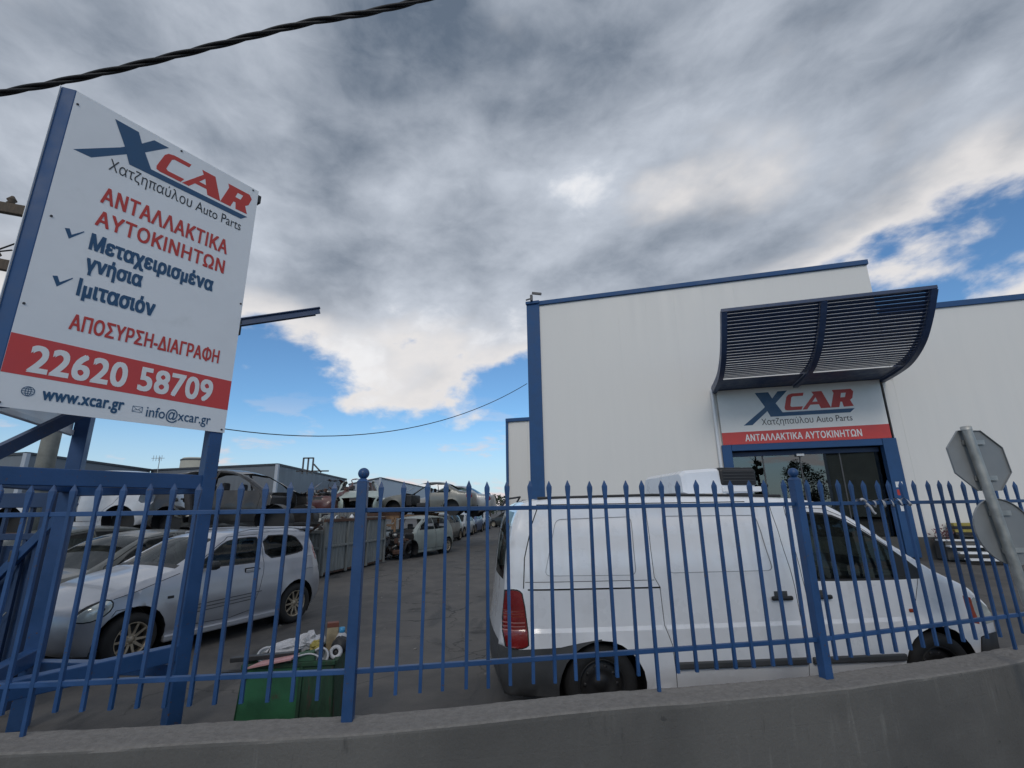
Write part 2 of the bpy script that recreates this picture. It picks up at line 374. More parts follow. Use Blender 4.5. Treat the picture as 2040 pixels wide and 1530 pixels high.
def conc():
    m = bpy.data.materials.new('cast_concrete'); m.use_nodes = True
    t = NT(m.node_tree); b = t.nt.nodes['Principled BSDF']
    tcn = t.n('ShaderNodeTexCoord'); vec = tcn.outputs['Object']
    big = t.noise(vec, 0.9, 7, 0.6, 0.3); fine = t.noise(vec, 45, 5, 0.7)
    mp = t.n('ShaderNodeMapping'); mp.inputs['Scale'].default_value = (7, 7, 0.8); t.link(vec, mp.inputs[0])
    run = t.noise(mp.outputs[0], 2.2, 6, 0.65)
    c = t.mix(t.ramp(big, 0.3, 0.72), (0.092, 0.089, 0.085, 1), (0.138, 0.133, 0.125, 1))
    c = t.mix(t.math('MULTIPLY', t.ramp(run, 0.56, 0.72), t.ramp(big, 0.42, 0.6)), c, (0.175, 0.17, 0.16, 1))
    c = t.mix(t.math('MULTIPLY', t.ramp(run, 0.42, 0.30), t.ramp(t.noise(vec, 1.7, 4, .5), 0.5, 0.65)), c, (0.05, 0.049, 0.048, 1))
    c = t.mix(t.ramp(fine, 0.60, 0.8, 0, 0.5), c, (0.19, 0.185, 0.175, 1))
    c = t.mix(t.ramp(t.noise(vec, 9, 5, 0.7), 0.66, 0.72, 0, 0.6), c, (0.04, 0.04, 0.04, 1))
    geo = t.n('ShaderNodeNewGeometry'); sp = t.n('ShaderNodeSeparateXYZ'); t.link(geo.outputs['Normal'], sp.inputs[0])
    # paler mottled tone on the upward-facing top
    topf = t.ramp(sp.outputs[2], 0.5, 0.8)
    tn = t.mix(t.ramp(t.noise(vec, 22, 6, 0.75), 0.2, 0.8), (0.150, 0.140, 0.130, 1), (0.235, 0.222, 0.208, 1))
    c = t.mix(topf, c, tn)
    t.link(c, b.inputs['Base Color']); b.inputs['Roughness'].default_value = 0.9
    sv = t.n('ShaderNodeSeparateXYZ'); t.link(vec, sv.inputs[0])
    w = t.math('PINGPONG', t.math('ADD', sv.outputs[2], t.math('MULTIPLY', big, 0.01)), 0.095)
    line = t.ramp(w, 0.0, 0.006, 0.0, 1.0)
    bn = t.n('ShaderNodeBump'); bn.inputs['Strength'].default_value = 0.9; bn.inputs['Distance'].default_value = 0.006
    t.link(t.math('ADD', t.math('ADD', fine, t.math('MULTIPLY', line, 0.07)), t.math('MULTIPLY', run, 0.8)), bn.inputs['Height']); t.link(bn.outputs[0], b.inputs['Normal'])
    return m
M['conc'] = conc()
WT = 0.552
def wall():
    # sweep a rounded section along the polyline with unevenness
    rnd = random.Random(3)
    pts = []
    for a, b in zip(NODES[:-1], NODES[1:]):
        n = max(2, int((b - a).length / 0.035))
        pts += [a.lerp(b, i / n) for i in range(n)]
    pts.append(NODES[-1])
    nrm = []
    for i, p in enumerate(pts):
        d = (pts[min(i + 1, len(pts) - 1)] - pts[max(i - 1, 0)]).normalized(); nrm.append(Vector((-d.y, d.x)))
    prof = [(-0.205, -0.45), (-0.203, 0.0), (-0.201, 0.2), (-0.200, 0.35), (-0.199, 0.43), (-0.198, 0.495), (-0.197, 0.525), (-0.193, 0.541), (-0.182, 0.549)] + [(-0.16 + 0.02 * k, 0.550) for k in range(11)] + [(0.05, 0.550), (0.066, 0.546), (0.08, 0.53), (0.085, 0.45), (0.085, -0.3)]
    v = []; m = len(prof)
    chip = [0.0] * len(pts)
    for k in range(6):
        c = rnd.randrange(len(pts)); wdt = rnd.randint(2, 6); dp = rnd.uniform(0.003, 0.009)
        for i in range(max(0, c - wdt), min(len(pts), c + wdt)): chip[i] = max(chip[i], dp * (1 - abs(i - c) / wdt))
    wav = [0.006 * math.sin(i * 0.041) + 0.004 * math.sin(i * 0.113 + 1) for i in range(len(pts))]
    for i, p in enumerate(pts):
        for j, (o, z) in enumerate(prof):
            jit = rnd.uniform(-1, 1)
            oo = o; zz_ = z
            if 7 <= j <= 10: oo += jit * 0.0012 + chip[i] * 0.7; zz_ -= chip[i] * 0.8 * (1 if j <= 8 else 0.4)
            if j >= 7: zz_ += rnd.uniform(-1, 1) * (0.0022 if j > 9 else 0.001) + wav[i]
            if 21 <= j <= 23: oo += jit * 0.003
            q_ = p + nrm[i] * oo; v.append((q_.x, q_.y, zz_))
    f = [(i * m + j, (i + 1) * m + j, (i + 1) * m + j + 1, i * m + j + 1) for i in range(len(pts) - 1) for j in range(m - 1)]
    mb = MB(); mb.add(v, f, False)
    o = mb.build('concrete_wall', M['conc'])
    tag(o, 'low grey cast concrete wall that carries the blue railing', 'wall')
wall()

# ================================================================== railing
def picket_mesh(name, zb):
    prof = [(zb, .0100), (1.60, .0100), (1.735, .0095), (1.765, .0095), (1.845, .0170), (1.862, .0170), (1.902, .0015)]
    v = []
    for z, h in prof:
        dpt = 0.010 if z < 1.7 else (0.0095 if z < 1.87 else 0.0015)
        v += [(-h, -dpt, z), (h, -dpt, z), (h, dpt, z), (-h, dpt, z)]
    n = len(prof); f = [(i * 4 + k, i * 4 + (k + 1) % 4, (i + 1) * 4 + (k + 1) % 4, (i + 1) * 4 + k) for i in range(n - 1) for k in range(4)]
    f += [(3, 2, 1, 0), tuple((n - 1) * 4 + k for k in range(4))]
    mb = MB(); mb.add(v, f); return mb.mesh(name, M['fence'])
PK = picket_mesh('picket', 0.655); PKL = picket_mesh('picket_long', WT - 0.02)
def fence_panel(a, b, first, step, n, longs, label, tilt=()):
    d = (b - a).normalized(); L = (b - a).length
    root = empty('metal_railing', (a.x, a.y, 0), math.atan2(d.y, d.x), label, 'railing', 'blue railing panels on the wall')
    for z in (1.722, 0.795):
        MB().bbox((L / 2, 0.006, z), (L, 0.028, 0.028), 0.003).build('rail', M['fence'], root)
    rnd = random.Random(int(L * 100))
    for k in range(n):
        x = first + k * step
        o = link_mesh('picket', PKL if k in longs else PK, root, (x + rnd.uniform(-.002, .002), 0, rnd.uniform(-.004, .004)))
        o.rotation_euler = (R(rnd.uniform(-0.35, 0.35)), R(rnd.uniform(-0.45, 0.45)), R(rnd.uniform(-4, 4)))
def fence_post(p, rz, label):
    root = empty('railing_post', (p.x, p.y, 0), rz, label, 'railing post', 'ball topped railing posts')
    mb = MB(); mb.bbox((0, 0, (WT - 0.03 + 1.90) / 2), (0.064, 0.064, 1.90 - WT + 0.03), 0.004)
    mb.build('shaft', M['fence'], root)
    mb = MB(); mb.add([(-.034, -.034, 1.90), (.034, -.034, 1.90), (.034, .034, 1.90), (-.034, .034, 1.90), (-.017, -.017, 1.922), (.017, -.017, 1.922), (.017, .017, 1.922), (-.017, .017, 1.922)],
                      [(0, 1, 5, 4), (1, 2, 6, 5), (2, 3, 7, 6), (3, 0, 4, 7), (4, 5, 6, 7), (3, 2, 1, 0)])
    mb.build('cap', M['fence'], root)
    mb = MB(); mb.lathe([(0.0005, 1.921)] + [(0.0365 * math.sin(t), 1.9545 - 0.0365 * math.cos(t)) for t in [math.pi * k / 12 for k in range(1, 12)]] + [(0.0005, 1.991)], n=20)
    mb.build('ball_finial', M['fence'], root)
fence_post(P1, math.atan2(P2.y - P1.y, P2.x - P1.x) * 0.5, 'blue ball topped post right of the green bin')
fence_post(P2, math.atan2(P2.y - P1.y, P2.x - P1.x) * 1.4, 'blue ball topped post in front of the white van')
Lm = (P2 - P1).length
fence_panel(P1, P2, 0.125, (Lm - 0.245) / 21, 22, (13,), 'blue spear topped railing panel in front of the white van, between the two ball posts')
fence_panel(FL, P1, 0.03, 0.1415, 32, (20,), 'blue spear topped railing panel left of both ball posts, in front of the silver hatchback')
fence_panel(P2, FR, 0.115, 0.1475, 33, (13,), 'blue spear topped railing panel right of both ball posts, behind the road sign')
# ================================================================== V-shaped sign on blue steel tower
PR = Vector((-2.712, 4.400)); DS = Vector((0.5373, 0.8434)); NS = Vector((0.8434, -0.5373))
CN = PR - DS * 1.527                                   # near corner of the V
DB = Vector((math.sin(R(-23)), math.cos(R(-23)))); NB = Vector((DB.y, -DB.x))   # left-hand board runs away along DB; NB points to its inner side
PB = CN + DB * 1.5
SB, ST_ = 2.442, 5.075
sign = empty('advertising_sign', (PR.x, PR.y, 0), 0, 'big white auto parts sign board on blue steel posts at the left', 'sign')
def w2s(p): return Vector((p[0] - PR.x, p[1] - PR.y, p[2]))
def fs(u, v, d): # sign plane frame: u along DS (0 at the right edge), v height, d out of the face
    p = PR + DS * u + NS * d; return w2s((p.x, p.y, v))
def slab(name, poly, fr, d0, d1, mat, parent): return MB().prism(poly, fr, d0, d1).build(name, mat, parent)
slab('front_board', [(-1.524, SB), (0, SB), (0, ST_), (-1.524, ST_)], fs, -0.004, 0.0, M['signwhite'], sign)
def fb(u, v, d):
    p = CN + DB * u + NB * d; return w2s((p.x, p.y, v))
slab('back_board', [(-0.02, SB), (1.5, SB), (1.5, ST_), (-0.02, ST_)], fb, -0.098, -0.094, M['signwhite'], sign)
# red band and print
flat('red_band', [(-1.523, 2.683), (-0.001, 2.660), (-0.001, 2.945), (-1.523, 2.972)], fs, 0.0, M['bandred'], sign, 0.0012)
LOGO = dict(
 X1=[(0.143, 0.325), (0.266, 0.323), (0.295, 0.252), (0.366, 0.112), (0.985, 0.112), (0.942, 0.074), (0.255, 0.074), (0.214, 0.181)],
 X2=[(0.351, 0.325), (0.436, 0.327), (0.31, 0.199), (0.081, 0.001), (0.0, 0.0), (0.196, 0.156), (0.267, 0.225)],
 C=[(0.578, 0.294), (0.472, 0.294), (0.440, 0.284), (0.421, 0.262), (0.39, 0.156), (0.393, 0.134), (0.411, 0.127), (0.535, 0.127), (0.552, 0.160), (0.454, 0.160), (0.443, 0.170), (0.464, 0.253), (0.477, 0.264), (0.567, 0.264)],
 A=[(0.543, 0.127), (0.660, 0.268), (0.646, 0.299), (0.734, 0.299), (0.790, 0.130), (0.703, 0.130), (0.692, 0.170), (0.618, 0.170), (0.584, 0.127)],
 R=[(0.789, 0.130), (0.833, 0.272), (0.823, 0.301), (0.981, 0.302), (1.0, 0.275), (0.983, 0.213), (0.960, 0.193), (0.981, 0.134), (0.897, 0.131), (0.891, 0.182), (0.876, 0.182), (0.860, 0.130)],
 Ah=[(0.640, 0.198), (0.674, 0.243), (0.685, 0.198)], Rh=[(0.896, 0.267), (0.936, 0.267), (0.922, 0.224), (0.883, 0.224)])
def logo(parent, frame, u0, v0, w, d):
    T = lambda pl: [(u0 + a * w, v0 + b * w) for a, b in pl]
    flat('logo_cross_stroke', T(LOGO['X2']), frame, d, M['vblue'], parent, 0.0012)
    flat('logo_main_stroke', T(LOGO['X1']), frame, d + 0.0014, M['vblue'], parent, 0.0012)
    flat('logo_letter', T(LOGO['C']), frame, d, M['vred'], parent, 0.0012)
    flat('logo_letter', T(LOGO['A']), frame, d, M['vred'], parent, 0.0012, [T(LOGO['Ah'])])
    flat('logo_letter', T(LOGO['R']), frame, d, M['vred'], parent, 0.0012, [T(LOGO['Rh'])])
logo(sign, fs, -1.458, 4.556, 1.398, 0.0)
TXT = [('Χατζηπαύλου Auto Parts', (-1.226, 4.495, -0.128, 4.635), 'vblack', 0.0, 1.0),
       ('ΑΝΤΑΛΛΑΚΤΙΚΑ', (-1.229, 4.206, -0.222, 4.357), 'vred', 0.022, 1.08),
       ('ΑΥΤΟΚΙΝΗΤΩΝ', (-1.229, 3.993, -0.222, 4.137), 'vred', 0.022, 1.08),
       ('Μεταχειρισμένα', (-1.232, 3.735, -0.296, 3.922), 'vblue', 0.026, 1.04),
       ('γνήσια', (-1.226, 3.556, -0.846, 3.735), 'vblue', 0.026, 1.04),
       ('Ιμιτασιόν', (-1.240, 3.335, -0.718, 3.521), 'vblue', 0.026, 1.04),
       ('ΑΠΟΣΥΡΣΗ-ΔΙΑΓΡΑΦΗ', (-1.236, 3.083, -0.146, 3.222), 'vred', 0.020, 1.05),
       ('22620 58709', (-1.403, 2.707, -0.158, 2.915), 'vwhite', 0.026, 1.04),
       ('www.xcar.gr', (-1.290, 2.493, -0.800, 2.592), 'vblue', 0.022, 1.04),
       ('info@xcar.gr', (-0.643, 2.473, -0.138, 2.594), 'vblue', 0.004, 1.0)]
for s_, bx_, mt_, bo_, sp_ in TXT:
    lettering('lettering', s_, bx_, fs, 0.0026, M[mt_], sign, bo_, sp_)
for cz in (3.80, 3.392):
    flat('tick_mark', [(-1.392, cz + 0.075), (-1.365, cz + 0.085), (-1.345, cz + 0.040), (-1.280, cz + 0.105), (-1.277, cz + 0.098), (-1.355, cz)], fs, 0.0, M['vblue'], sign)
def ring_poly(cu, cv, ru, rv, n=20): return [(cu + ru * math.cos(2 * math.pi * k / n), cv + rv * math.sin(2 * math.pi * k / n)) for k in range(n)]
gm = MB(); gc = (-1.365, 2.572)
gm.prism(ring_poly(*gc, .036, .036), fs, 0.001, 0.0022, [ring_poly(*gc, .032, .032)])
gm.prism(ring_poly(*gc, .017, .034), fs, 0.001, 0.0022, [ring_poly(*gc, .0135, .031)])
for dv in (-0.016, 0.0, 0.016): gm.prism([(gc[0] - .032, gc[1] + dv - .0018), (gc[0] + .032, gc[1] + dv - .0018), (gc[0] + .032, gc[1] + dv + .0018), (gc[0] - .032, gc[1] + dv + .0018)], fs, 0.0023, 0.0028)
gm.prism([(gc[0] - .0018, gc[1] - .033), (gc[0] + .0018, gc[1] - .033), (gc[0] + .0018, gc[1] + .033), (gc[0] - .0018, gc[1] + .033)], fs, 0.0029, 0.0033)
gm.build('globe_mark', M['vblue'], sign)
em = MB(); eu0, eu1, ev0, ev1 = -0.742, -0.672, 2.528, 2.576
em.prism([(eu0, ev0), (eu1, ev0), (eu1, ev1), (eu0, ev1)], fs, 0.001, 0.002, [[(eu0 + .003, ev0 + .003), (eu1 - .003, ev0 + .003), (eu1 - .003, ev1 - .003), (eu0 + .003, ev1 - .003)]])
def stroke(mb_, a, b, w_, fr, d0, d1):
    dx, dy = b[0] - a[0], b[1] - a[1]; l = math.hypot(dx, dy); nx, ny = -dy / l * w_ / 2, dx / l * w_ / 2
    mb_.prism([(a[0] - nx, a[1] - ny), (b[0] - nx, b[1] - ny), (b[0] + nx, b[1] + ny), (a[0] + nx, a[1] + ny)], fr, d0, d1)
mu = (eu0 + eu1) / 2
for a_, b_, k_ in (((eu0, ev1), (mu, ev0 + .018), 0), ((eu1, ev1), (mu, ev0 + .018), 1), ((eu0, ev0), (mu - .008, ev0 + .024), 2), ((eu1, ev0), (mu + .008, ev0 + .024), 3)):
    stroke(em, a_, b_, 0.003, fs, 0.0021 + k_ * .0004, 0.0024 + k_ * .0004)
em.build('envelope_mark', M['vblue'], sign)
for (u, v) in [(-1.48, 3.93), (-0.75, 5.05), (-0.06, 5.05), (-0.02, 3.75), (-0.03, 2.47), (-1.49, 2.47), (-1.50, 4.96), (-1.50, 3.2)]:
    mb = MB(); c0 = fs(u, v, 0.0); c1 = fs(u, v, 0.006); mb.tube([c0, c1], 0.009, 8); mb.build('screw', M['screw'], sign)
# frame: blue corner channel, boards' back frames, posts
mb = MB(); e0 = w2s((CN.x, CN.y, 0)); off = (DB * 0.0 - NB * 0.0)
a3 = CN - DS * 0.004; b3 = CN - NB * 0.090 - DS * 0.002
corner = [(a3 + NS * -0.002), (b3), (b3 + DB * 0.10 + NB * 0.01), (a3 + DS * 0.10 - NS * 0.01)]
mb.add([w2s((p.x, p.y, z)) for z in (SB - 0.002, ST_ + 0.003) for p in corner], [(0, 1, 2, 3), (7, 6, 5, 4), (0, 4, 5, 1), (1, 5, 6, 2), (2, 6, 7, 3), (3, 7, 4, 0)])
mb.build('corner_channel', M['trim'], sign)
def post_at(p, w, z0, z1, ang, name='post', mat='fence'):
    rot = Matrix.Rotation(ang, 3, 'Z'); c = w2s((p.x, p.y, (z0 + z1) / 2))
    MB().bbox(c, (w, w, z1 - z0), 0.006, rot).build(name, M[mat], sign)
aR = math.atan2(DS.y, DS.x)
postR = PR - DS * 0.062 - NS * 0.066
post_at(postR, 0.112, 0.0, 4.98, aR)
postB = PB - NB * 0.02 + DB * 0.02
post_at(postB, 0.115, 0.0, 4.98, math.atan2(DB.y, DB.x))
postN = CN + DB * 0.07 - NB * 0.05
post_at(postN, 0.07, 0.0, 5.0, math.atan2(DB.y, DB.x))
def beam(a, b, z, h, w=0.10, mat='fence', name='cross_beam'):
    MB().bar(w2s((a.x, a.y, z)), w2s((b.x, b.y, z)), w, h, bev=0.006).build(name, M[mat], sign)
beam(postN, postR, 1.985, 0.125, 0.08); beam(postN + DB * 0.05, postB, 1.98, 0.125, 0.08); beam(postB, postR, 1.94, 0.11, 0.08)
beam(postN, postR, 0.60, 0.12); beam(postN + DB * 0.05, postB, 0.55, 0.12); beam(postB, postR, 0.47, 0.09)
for z in (2.9, 3.7, 4.6):
    beam(CN + DS * 0.1 - NS * 0.03, PR - DS * 0.02 - NS * 0.03, z, 0.05, 0.04, 'gate', 'batten')
    beam(CN + DB * 0.1 - NB * 0.085, PB - DB * 0.02 - NB * 0.085, z, 0.05, 0.04, 'gate', 'batten')
beam(CN + DB * 0.1 - NB * 0.085, PB - DB * 0.02 - NB * 0.085, 2.47, 0.05, 0.04, 'signwhite', 'batten')
# diagonal brace below the left board, arm sticking out behind the right edge, top stub
MB().bar(w2s((-3.85, 3.35, 2.05)), w2s((-3.72, 4.05, 2.62)), 0.07, 0.09).build('brace', M['gate'], sign)
mb = MB()
a_ = Vector((-2.72, 4.42, 3.60)); b_ = Vector((-2.20, 5.10, 4.03)); b_ = Vector((-2.02, 4.62, 3.80))
d_ = (b_ - a_).normalized()
mb.bar(w2s(a_), w2s(b_), 0.045, 0.012, bev=0.002); mb.bar(w2s(a_ - Vector((0, 0, .035))), w2s(b_ - Vector((0, 0, .035))), 0.010, 0.06)
mb.bar(w2s(a_ - Vector((0, 0, .07))), w2s(b_ - Vector((0, 0, .07)) - d_ * 0.04), 0.045, 0.010)
mb.build('steel_arm', M['gate'], sign)
MB().bbox(fs(0.015, 5.0, -0.05), (0.06, 0.07, 0.09), 0.006, Matrix.Rotation(aR, 3, 'Z')).build('bracket', M['black'], sign)
MB().bbox(fs(0.006, 3.50, -0.03), (0.035, 0.05, 0.14), 0.004, Matrix.Rotation(aR, 3, 'Z')).build('bracket', M['black'], sign)

# ================================================================== sliding gate leaf parked at the far left
gate = empty('sliding_gate', (-5.0, 4.75, 0), R(2), 'dark blue steel sliding gate leaf behind the sign posts', 'gate')
def gb(a, b, w, h, name, mat='gate'): MB().bar(a, b, w, h, bev=0.005).build(name, M[mat], gate)
gb((-2.2, 0, 1.86), (0.42, 0, 1.86), 0.08, 0.14, 'top_rail'); gb((-2.2, 0, 0.28), (0.50, 0, 0.28), 0.08, 0.14, 'bottom_rail')
gb((0.46, 0, 0.05), (0.46, 0, 1.93), 0.08, 0.09, 'stile')
gb((-0.55, -0.05, 0.3), (0.72, -0.05, 1.84), 0.05, 0.075, 'brace', 'fence')
gb((-2.2, 0, 1.52), (0.42, 0, 1.52), 0.05, 0.06, 'middle_rail')
for k in range(10): gb((0.30 - k * 0.24, 0, 0.32), (0.30 - k * 0.24, 0, 1.80), 0.035, 0.035, 'bar')
MB().bbox((-0.02, 0.055, 0.86), (0.80, 0.012, 1.15), 0.003).build('infill_sheet', M['gate'], gate)
MB().bbox((0.30, -0.08, 1.35), (0.06, 0.05, 0.10), 0.006).build('latch', M['steel'], gate)
mb = MB(); mb.tube([(0.05 + 0.02 * k, -0.06, 0.86 - 0.11 * math.sin(math.pi * k / 14)) for k in range(15)], 0.006, 6); mb.build('chain', M['galv'], gate)

# ================================================================== utility pole behind the sign, with cross-arms; cables
pole = empty('utility_pole', (-9.85, 10, 0), 0, 'grey utility pole with brown cross arms behind the big sign', 'utility pole')
MB().lathe([(0.0, 0), (0.17, 0), (0.12, 10.2), (0.0, 10.2)], n=16).build('pole_shaft', M['concpole'], pole)
for (z, xl, xr, y) in ((8.75, -3.4, -1.35, 0.0), (7.28, -3.4, -1.75, 0.0)):
    MB().bar((xl, y, z + 0.42 - 0.0), (0.25, y, z - 0.35), 0.16, 0.26, bev=0.02).build('cross_arm', M['wood'], pole)
    mb = MB(); mb.lathe([(0, 0), (0.05, 0), (0.09, 0.05), (0.06, 0.09), (0.1, 0.14), (0.06, 0.2), (0.03, 0.25), (0, 0.25)], (xl + 1.05, y, z + 0.30), n=12); mb.build('insulator', M['wood'], pole)
mb = MB(); mb.tube([(-1.9, 0, 8.4), (-1.95, 0, 8.0), (-2.3, 0, 7.85), (-2.6, 0, 7.7)], 0.02, 6); mb.tube([(-3.5, 0, 7.66), (-2.0, 0, 7.82)], 0.02, 6)
mb.build('jumper_wire', M['cable'], pole)
def catmull(pts, n):
    P = [Vector(p) for p in pts]; P = [P[0] * 2 - P[1]] + P + [P[-1] * 2 - P[-2]]; out = []
    for i in range(1, len(P) - 2):
        for k in range(n):
            t = k / n; a, b, c, d = P[i - 1], P[i], P[i + 1], P[i + 2]
            out.append(0.5 * ((2 * b) + (c - a) * t + (2 * a - 5 * b + 4 * c - d) * t * t + (3 * b - a - 3 * c + d) * t ** 3))
    return out + [P[-2]]
ctrl = [(-7.5, 4.0, 5.62), (-5.341, 4.0, 6.018), (-4.33, 4.0, 6.262), (-3.317, 4.0, 6.565), (-2.262, 4.0, 6.898), (-0.892, 4.0, 7.25), (2.5, 4.0, 8.6)]
core = catmull(ctrl, 70)
cab = empty('twisted_cable', ctrl[0], 0, 'thick black twisted power cable across the top left of the sky', 'cable')
o0 = Vector(ctrl[0])
for k in range(3):
    pts = []; s_ = 0.0
    for i, p in enumerate(core):
        if i: s_ += (core[i] - core[i - 1]).length
        d = (core[min(i + 1, len(core) - 1)] - core[max(i - 1, 0)]).normalized(); u = d.cross(Vector((0, 1, 0))).normalized(); v = d.cross(u)
        a = 2 * math.pi * (s_ / 1.15 + k / 3.0); rr = 0.0195
        pts.append(p - o0 + (u * math.cos(a) + v * math.sin(a)) * rr)
    mb = MB(); mb.tube(pts, 0.0165, 7); mb.build('strand', M['cable'], cab)
mb = MB(); a_ = Vector((-9.85, 10.0, 4.35)); b_ = Vector((0.63, 19.1, 6.76))
mb.tube([a_.lerp(b_, k / 30) - Vector((0, 0, 1.55 * 4 * (k / 30) * (1 - k / 30))) for k in range(31)], 0.013, 6)
tag(mb.build('service_cable', M['cable']), 'thin sagging cable from the pole to the white warehouse corner', 'cable')

# ================================================================== white warehouse
FO = Vector((12.832, 15.856)); FD = Vector((0.965, -0.261)).normalized(); FN = Vector((-0.261, -0.965)).normalized()
ang = math.atan2(FD.y, FD.x)
bld = empty('warehouse', (FO.x, FO.y, 0), ang, 'white clad auto parts warehouse with blue trim and entrance canopy', 'warehouse')
# local frame of bld: x = along facade to the right, -y = towards the street, z up
def ff(u, v, d): return Vector((u, -d, v))
HT = 10.36
MB().box((-6.13, 14.3, 5.45), (12.28, 11.2, 9.7)).build('core', M['clad'], bld)
MB().box((-12.2, 4.4, 5.2), (0.12, 8.5, 10.1)).build('side_wall', M['clad'], bld); MB().box((-6.13, 4.4, 10.15), (12.2, 8.5, 0.1)).build('roof', M['clad'], bld); MB().box((0.25, 4.4, 9.2), (0.1, 8.5, 1.9)).build('side_wall', M['clad'], bld)
MB().box((7.0, 10.15, 4.3), (13.2, 19.6, 7.7)).build('wing_core', M['clad'], bld)
# vertical sandwich panels of the tall block, left of / above / right of the entrance
def cladpanel(u0, u1, z0, z1, d=0.05, name='cladding_panel'):
    mb = MB(); g = 0.0004; n = 1; w = (u1 - u0 - 2 * g) / n
    vs, fs_ = [], []
    prof = []
    for k in range(n):
        x = u0 + g + k * w; prof += [(x, d), (x + w - 0.010, d), (x + w - 0.005, d - 0.0007)]
    prof.append((u1 - g, d))
    for (x, dd) in prof: vs += [(x, -dd, z0), (x, -dd, z1)]
    for i in range(len(prof) - 1): fs_.append((2 * i, 2 * i + 2, 2 * i + 3, 2 * i + 1))
    b = len(vs); vs += [(u0 + g, 0.1, z0), (u0 + g, 0.1, z1), (u1 - g, 0.1, z0), (u1 - g, 0.1, z1)]
    fs_ += [(b, 0, 1, b + 1), (2 * len(prof) - 2, b + 2, b + 3, 2 * len(prof) - 1)]
    mb.add(vs, fs_); return mb.build(name, M['clad'], bld)
us = [-12.0 + 1.1 * k for k in range(7)] 
for a_, b_ in zip(us[:-1], us[1:]): cladpanel(a_, b_, 0.66, 10.2)
for k in range(5): cladpanel(-5.4 + 1.14 * k, -5.4 + 1.14 * (k + 1), 5.84, 10.2)
for k in range(11):   # lower wing to the right: same sheet
    cladpanel(0.32 + 1.1 * k, 0.32 + 1.1 * (k + 1), 0.66, 8.25, 0.03)
MB().box((-8.65, 0.02, 5.42), (6.6, 0.04, 9.5)).build('backing_sheet', M['clad'], bld); MB().box((-2.6, 0.02, 8.02), (5.5, 0.04, 4.3)).build('backing_sheet', M['clad'], bld); MB().box((6.4, 0.04, 4.45), (12.1, 0.06, 7.6)).build('backing_sheet', M['clad'], bld)
# a strip between door head and tall end
MB().box((0.15, 0.0, 3.24), (0.32, 0.09, 5.18)).build('corner_strip', M['clad'], bld)
MB().bbox((-5.87, -0.03, 10.30), (12.42, 0.22, 0.18), 0.01).build('roof_trim', M['trim'], bld)
MB().bbox((6.9, 0.0, 8.35), (13.0, 0.2, 0.2), 0.01).build('roof_trim', M['trim'], bld)
MB().bbox((-12.28, 0.05, 5.15), (0.56, 0.35, 10.3), 0.01).build('corner_column', M['trim'], bld)
MB().bbox((-12.28, 0.0, 10.34), (0.60, 0.42, 0.12), 0.01).build('column_cap', M['trim'], bld)
M['plinth'] = material('dark_concrete_plinth', (0.09, 0.088, 0.085), 0.9, 0, 0.2, 4, 0.3, 30)
MB().box((0.55, 0.03, 0.33), (26.3, 0.2, 0.66)).build('plinth', M['plinth'], bld)
# downpipe left of the entrance
mb = MB(); mb.tube([(-5.52, -0.14, 5.85), (-5.52, -0.14, 0.6)], 0.055, 10); mb.tube([(-5.52, -0.05, 5.93), (-5.52, -0.14, 5.8)], 0.055, 10)
mb.build('downpipe', M['signwhite'], bld)
# little camera bracket on the roof corner
mb = MB(); mb.box((-12.3, -0.25, 10.52), (0.10, 0.12, 0.26)); mb.bar((-12.55, -0.25, 10.45), (-12.3, -0.25, 10.5), 0.05); mb.bar((-12.25, -0.3, 10.72), (-11.85, -0.3, 10.62), 0.09)
mb.build('roof_camera', M['steel'], bld)
# entrance fascia board with logo
ent = MB().bbox((-2.74, -0.09, 4.84), (5.24, 0.06, 2.02), 0.006).build('fascia_board', M['fascia'], bld)
flat('red_band', [(-5.36, 3.83), (-0.12, 3.83), (-0.12, 4.30), (-5.36, 4.27)], ff, 0.121, M['bandred'], bld, 0.004)
logo(bld, ff, -4.592, 4.497, 3.63, 0.121)
lettering('lettering', 'Χατζηπαύλου Auto Parts', (-3.985, 4.42, -1.15, 4.715), ff, 0.1265, M['vblack'], bld, 0.0)
lettering('lettering', 'ΑΝΤΑΛΛΑΚΤΙΚΑ ΑΥΤΟΚΙΝΗΤΩΝ', (-4.60, 3.925, -0.955, 4.175), ff, 0.1275, M['vwhite'], bld, 0.018, 1.05)
# door frame and glazing
def fr(u0, u1, z0, z1, d0, d1, name, mat): return MB().bbox(((u0 + u1) / 2, -(d0 + d1) / 2, (z0 + z1) / 2), (u1 - u0, d1 - d0, z1 - z0), 0.008).build(name, M[mat], bld)
fr(-5.42, -5.10, 0.05, 3.82, -0.1, 0.16, 'door_frame', 'trim'); fr(-0.42, -0.02, 0.05, 3.82, -0.1, 0.16, 'door_frame', 'trim'); fr(-5.09, -0.43, 3.60, 3.82, -0.1, 0.15, 'door_frame', 'trim')
fr(-5.09, -0.43, 3.42, 3.58, -0.30, -0.2, 'door_head', 'navy')
mz = [-5.08, -4.05, -2.86, -1.62, -0.44]
for a_, b_ in zip(mz[:-1], mz[1:]):
    MB().box(((a_ + b_) / 2, 0.25, 2.05), (b_ - a_ - 0.05, 0.012, 2.74)).build('glass_pane', M['shopglass'], bld)
for k, u in enumerate(mz[1:-1]): fr(u - 0.022, u + 0.022, 0.66, 3.42, -0.28, -0.22, 'mullion', 'steel')
fr(-2.98, -2.74, 3.36, 3.44, -0.20, -0.10, 'door_closer', 'signwhite')
MB().box((-2.76, 0.5, 0.62), (4.64, 1.0, 0.06)).build('threshold', M['plinth'], bld)
